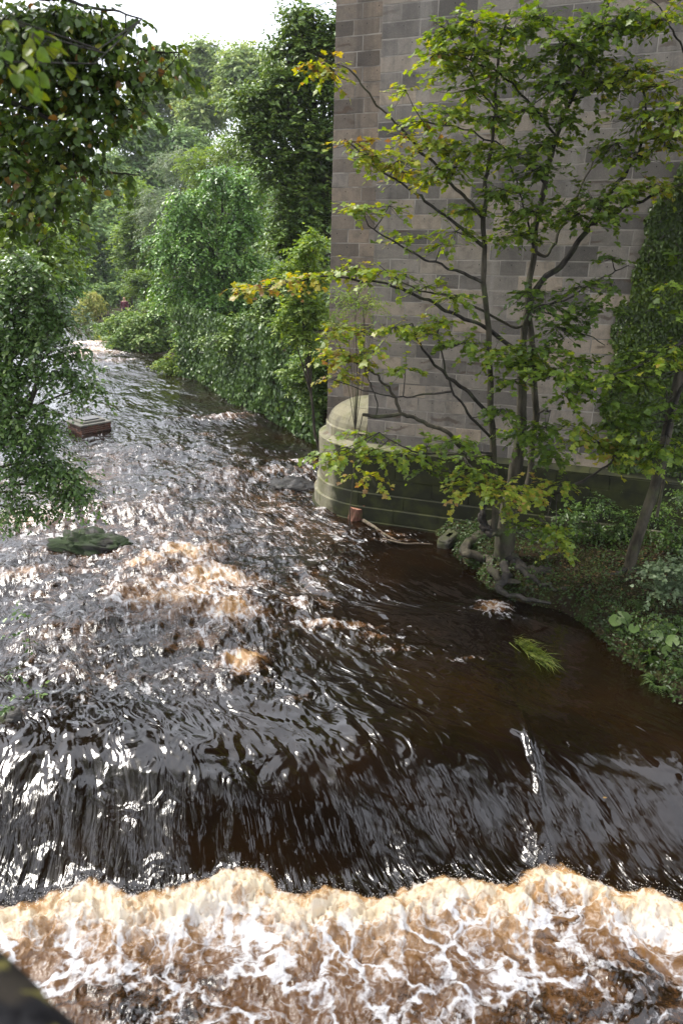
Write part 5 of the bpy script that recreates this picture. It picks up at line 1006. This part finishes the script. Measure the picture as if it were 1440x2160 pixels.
def fern(a, b, n, L, label):
    t = thing('fern', label, 'fern', 'ferns at the water edge'); g = px_ground(a, b)
    for i in range(n):
        an = rng.uniform(0, 2 * math.pi); e = g + np.array([math.cos(an) * L, math.sin(an) * L - .1, rng.uniform(.05, .25)]); S_ = spline([g, (g + e) / 2 + [0, 0, .28 * L + .05], e], 16); fr = thing_part = bpy.data.objects.new('frond', None)
        bpy.data.objects.remove(fr)
        tt = np.repeat(np.arange(2, 16), 2); sd_ = np.tile([1., -1.], 14); ax = norm(np.gradient(S_, axis=0))[tt]; la = norm(np.cross(ax, [0, 0, 1.0])) * sd_[:, None]
        leaf_mesh('frond', SLIM, S_[tt], la + ax * .45 + [0, 0, -.15], np.array([0, 0, 1.0]) + rng.normal(0, .1, (28, 3)), L * .38 * (1.05 - tt / 16.0) * .9 + .01, np.full(28, rng.uniform(.3, .9)), herb, t, None)
fern(1385, 1455, 9, .34, 'feathery fern at the lowest corner of the bank'); fern(1432, 1425, 9, .32, 'feathery fern half cut by the right edge'); fern(1350, 1290, 8, .30, 'fern tucked below the leaning tree trunk')
woody('snowberry_shrub', 'shrub with small pale round leaves at the right edge', 'shrub', [(1400, 1200, 40, 16), (1430, 1235, 40, 20), (1380, 1245, 30, 12), (1440, 1190, 30, 20), (1370, 1215, 24, 10)], 12.9, 'willow', 1500, .062, 8, .3, HEART, base=(6.6, 13.2), tr=.02, shell=.1, droop=.15, cbias=-.3, sub=0)
woody('bramble_bush', 'low dark bramble bush growing against the pier between tree and ivy', 'bush', [(1210, 1090, 34, 26), (1250, 1070, 34, 34), (1300, 1100, 40, 30), (1340, 1130, 36, 26), (1260, 1120, 40, 20), (1200, 1120, 20, 12)], 16.3, 'dark', 2600, .07, 9, .32, OVAL, base=(5.2, 16.6), tr=.02, shell=.2, cbias=-.28, sub=3)
woody('bramble_bush', 'dark bush on the bank behind the leaning sycamore trunk', 'bush', [(1400, 1090, 40, 34), (1440, 1120, 40, 40), (1400, 1140, 36, 26), (1440, 1050, 30, 34)], 15.2, 'dark', 2000, .07, 9, .32, OVAL, base=(6.8, 15.4), tr=.02, shell=.2, cbias=-.28, sub=3)
woody('overhanging_twigs', 'sparse leafy twigs hanging over the water at the lower left edge', 'shrub', [(60, 1300, 60, 8), (30, 1345, 50, 8), (20, 1420, 40, 12), (70, 1465, 40, 10), (30, 1490, 40, 10)], 9.6, 'elm', 130, .075, 6, .25, OVAL, base=(-7.9, 9.9), tr=.016, shell=.1, droop=.2, sub=0)
tuftm = leaf_mat('river_grass', cst((0.05, 0.085, 0.014), (0.10, 0.145, 0.022), (0.165, 0.205, 0.035), (0.24, 0.235, 0.06)), .35, .5)
# tuft of grass trailing in the current
g0 = atz(1088, 1352, .03); g1 = atz(1168, 1412, .02); n = 260; t_ = rng.random(n); A = g0 + (g1 - g0) * (t_ * .75)[:, None] + np.stack([rng.normal(0, .06, n), rng.normal(0, .07, n), rng.uniform(-.02, .05, n)], -1)
D_ = norm((g1 - g0) + np.stack([rng.normal(.0, .22, n), rng.normal(-.1, .22, n), rng.uniform(-.05, .32, n) + np.where(rng.random(n) < .22, .7, 0)], -1))
tag(leaf_mesh('water_grass', GR, A, D_, np.array([0, 0, 1.0]) + rng.normal(0, .3, A.shape), rng.uniform(.25, .5, n), np.clip(rng.normal(.5, .25, n), 0, 1), tuftm, None, None), 'tuft of yellow-green grass trailing in the river beside the bank', 'grass tuft')
tag(leaf_mesh('floating_leaf', OVAL, np.array([atz(1270, 1683, -.12)]), np.array([[1, .2, 0.]]), np.array([[0, .1, 1.]]), np.array([.07]), np.array([.98]), litter, None, None), 'single orange fallen leaf floating above the weir', 'leaf')
# spray thrown up along the crest of the foam
n = 2000; xs = rng.uniform(-4.8, 4.8, n); burst = .35 + np.clip(fbm(xs * 1.8, 0 * xs, 141, 3) + .35, 0, 1.6); ysp = np.interp(xs, ex, ey) + rng.normal(-0.10, .10, n); zs = water_z(xs, ysp) + .01 + .055 * burst * rng.exponential(.8, n)
TET = np.array([(1, 1, 1), (1, -1, -1), (-1, 1, -1), (-1, -1, 1)]) * .5; sz = rng.uniform(.003, .010, n); Vd = (np.stack([xs, ysp, zs], -1)[:, None] + TET[None] * sz[:, None, None]).reshape(-1, 3)
Fd = (np.array([[0, 1, 2], [0, 3, 1], [0, 2, 3], [1, 3, 2]])[None] + (np.arange(n) * 4)[:, None, None]).reshape(-1, 3)
spm = plain('spray_drop', (0.8, 0.76, 0.68), .4, .1); tag(mk('water_spray', Vd, Fd, spm), 'fine droplets thrown up along the foam of the weir', kind='stuff')

# ================================================================== the person on the walkway
pp_ = aty(263, 640, 60.0); fz = 0.62; o3 = np.array([pp_[0], 60.0, fz])
person = thing('person', 'distant person in a dark red jacket walking behind the bank bushes', 'person')
def skin_body(name, pts, edges, rads, mat, parent, sub=1):
    me = bpy.data.meshes.new(name); me.from_pydata([tuple(o3 + np.array(p)) for p in pts], edges, []); ob = bpy.data.objects.new(name, me); COL.objects.link(ob)
    md = ob.modifiers.new('Skin', 'SKIN'); me.materials.append(mat); md.use_smooth_shade = True
    if not me.skin_vertices: me.attributes.new
    for v, r in zip(me.skin_vertices[0].data, rads): v.radius = (r, r) if not isinstance(r, tuple) else r
    me.skin_vertices[0].data[0].use_root = True
    s = ob.modifiers.new('Sub', 'SUBSURF'); s.levels = sub; s.render_levels = sub; ob.parent = parent; return ob
skinm = plain('skin', (0.45, 0.27, 0.20), .6, .1); jac = plain('dark_red_jacket', (0.10, 0.025, 0.035), .8, .2); trm = plain('dark_trousers', (0.02, 0.02, 0.026), .8, .2); hairm = plain('fair_hair', (0.28, 0.18, 0.10), .7, .2)
pts = [(0, 0, .92), (0, 0, 1.12), (0, 0, 1.33), (0, -.01, 1.45), (0, -.02, 1.53), (0, -.03, 1.62), (0, -.02, 1.68), (.10, 0, .86), (.11, -.08, .48), (.11, .02, .08), (.11, -.14, .03), (-.10, 0, .86), (-.11, .06, .48), (-.11, .16, .10), (-.11, .04, .05),
       (.19, 0, 1.36), (.24, .03, 1.10), (.23, -.10, .90), (.22, -.13, .82), (-.19, 0, 1.36), (-.24, .02, 1.10), (-.22, -.06, .88), (-.21, -.09, .80), (.25, -.16, .75), (.22, -.18, .74), (.19, -.17, .76), (-.24, -.11, .73), (-.21, -.13, .72), (-.18, -.12, .74)]
edges = [(0, 1), (1, 2), (2, 3), (3, 4), (4, 5), (5, 6), (0, 7), (7, 8), (8, 9), (9, 10), (0, 11), (11, 12), (12, 13), (13, 14), (2, 15), (15, 16), (16, 17), (17, 18), (2, 19), (19, 20), (20, 21), (21, 22), (18, 23), (18, 24), (18, 25), (22, 26), (22, 27), (22, 28)]
rads = [(.15, .11), (.13, .10), (.16, .11), (.07, .07), (.055, .055), (.085, .10), (.07, .085), .085, .06, .045, .035, .085, .06, .045, .035, .07, .05, .038, .03, .07, .05, .038, .03, .011, .011, .011, .011, .011, .011]
skin_body('body', pts, edges, rads, skinm, person)
skin_body('jacket', [(0, 0, .84), (0, 0, 1.0), (0, 0, 1.2), (0, 0, 1.37), (0, -.01, 1.44), (.20, 0, 1.35), (.25, .03, 1.10), (.235, -.08, .93), (-.20, 0, 1.35), (-.25, .02, 1.10), (-.225, -.05, .91)], [(0, 1), (1, 2), (2, 3), (3, 4), (3, 5), (5, 6), (6, 7), (3, 8), (8, 9), (9, 10)], [(.19, .15), (.18, .14), (.17, .13), (.18, .12), (.09, .09), .085, .068, .052, .085, .068, .052], jac, person)
skin_body('trousers', [(0, 0, .93), (.10, 0, .84), (.11, -.08, .48), (.11, .01, .12), (-.10, 0, .84), (-.11, .06, .48), (-.11, .15, .14)], [(0, 1), (1, 2), (2, 3), (0, 4), (4, 5), (5, 6)], [(.165, .125), .10, .078, .062, .10, .078, .062], trm, person)
skin_body('hair', [(0, .0, 1.71), (0, .03, 1.62), (0, .05, 1.52), (0, .06, 1.42)], [(0, 1), (1, 2), (2, 3)], [(.085, .085), (.10, .09), (.09, .06), (.07, .04)], hairm, person)

# ================================================================== thin air haze over the valley
hm = bpy.data.materials.new('valley_haze'); hm.use_nodes = True; ht = hm.node_tree; ht.nodes.clear()
ho = ht.nodes.new('ShaderNodeOutputMaterial'); hv = ht.nodes.new('ShaderNodeVolumePrincipled'); hv.inputs['Color'].default_value = (0.90, 0.95, 1.0, 1); hv.inputs['Density'].default_value = 0.00035; hv.inputs['Anisotropy'].default_value = 0.3
ht.links.new(hv.outputs[0], ho.inputs['Volume'])
hx = np.array([(sx_ * 2700.0, sy_ * 2700.0, z_) for z_ in (-40.0, 75.0) for sx_, sy_ in ((-1, -1), (1, -1), (1, 1), (-1, 1))])
hz = mk('haze', hx, np.array([[3, 2, 1, 0], [4, 5, 6, 7], [0, 1, 5, 4], [1, 2, 6, 5], [2, 3, 7, 6], [3, 0, 4, 7]]), hm); tag(hz, kind='stuff')
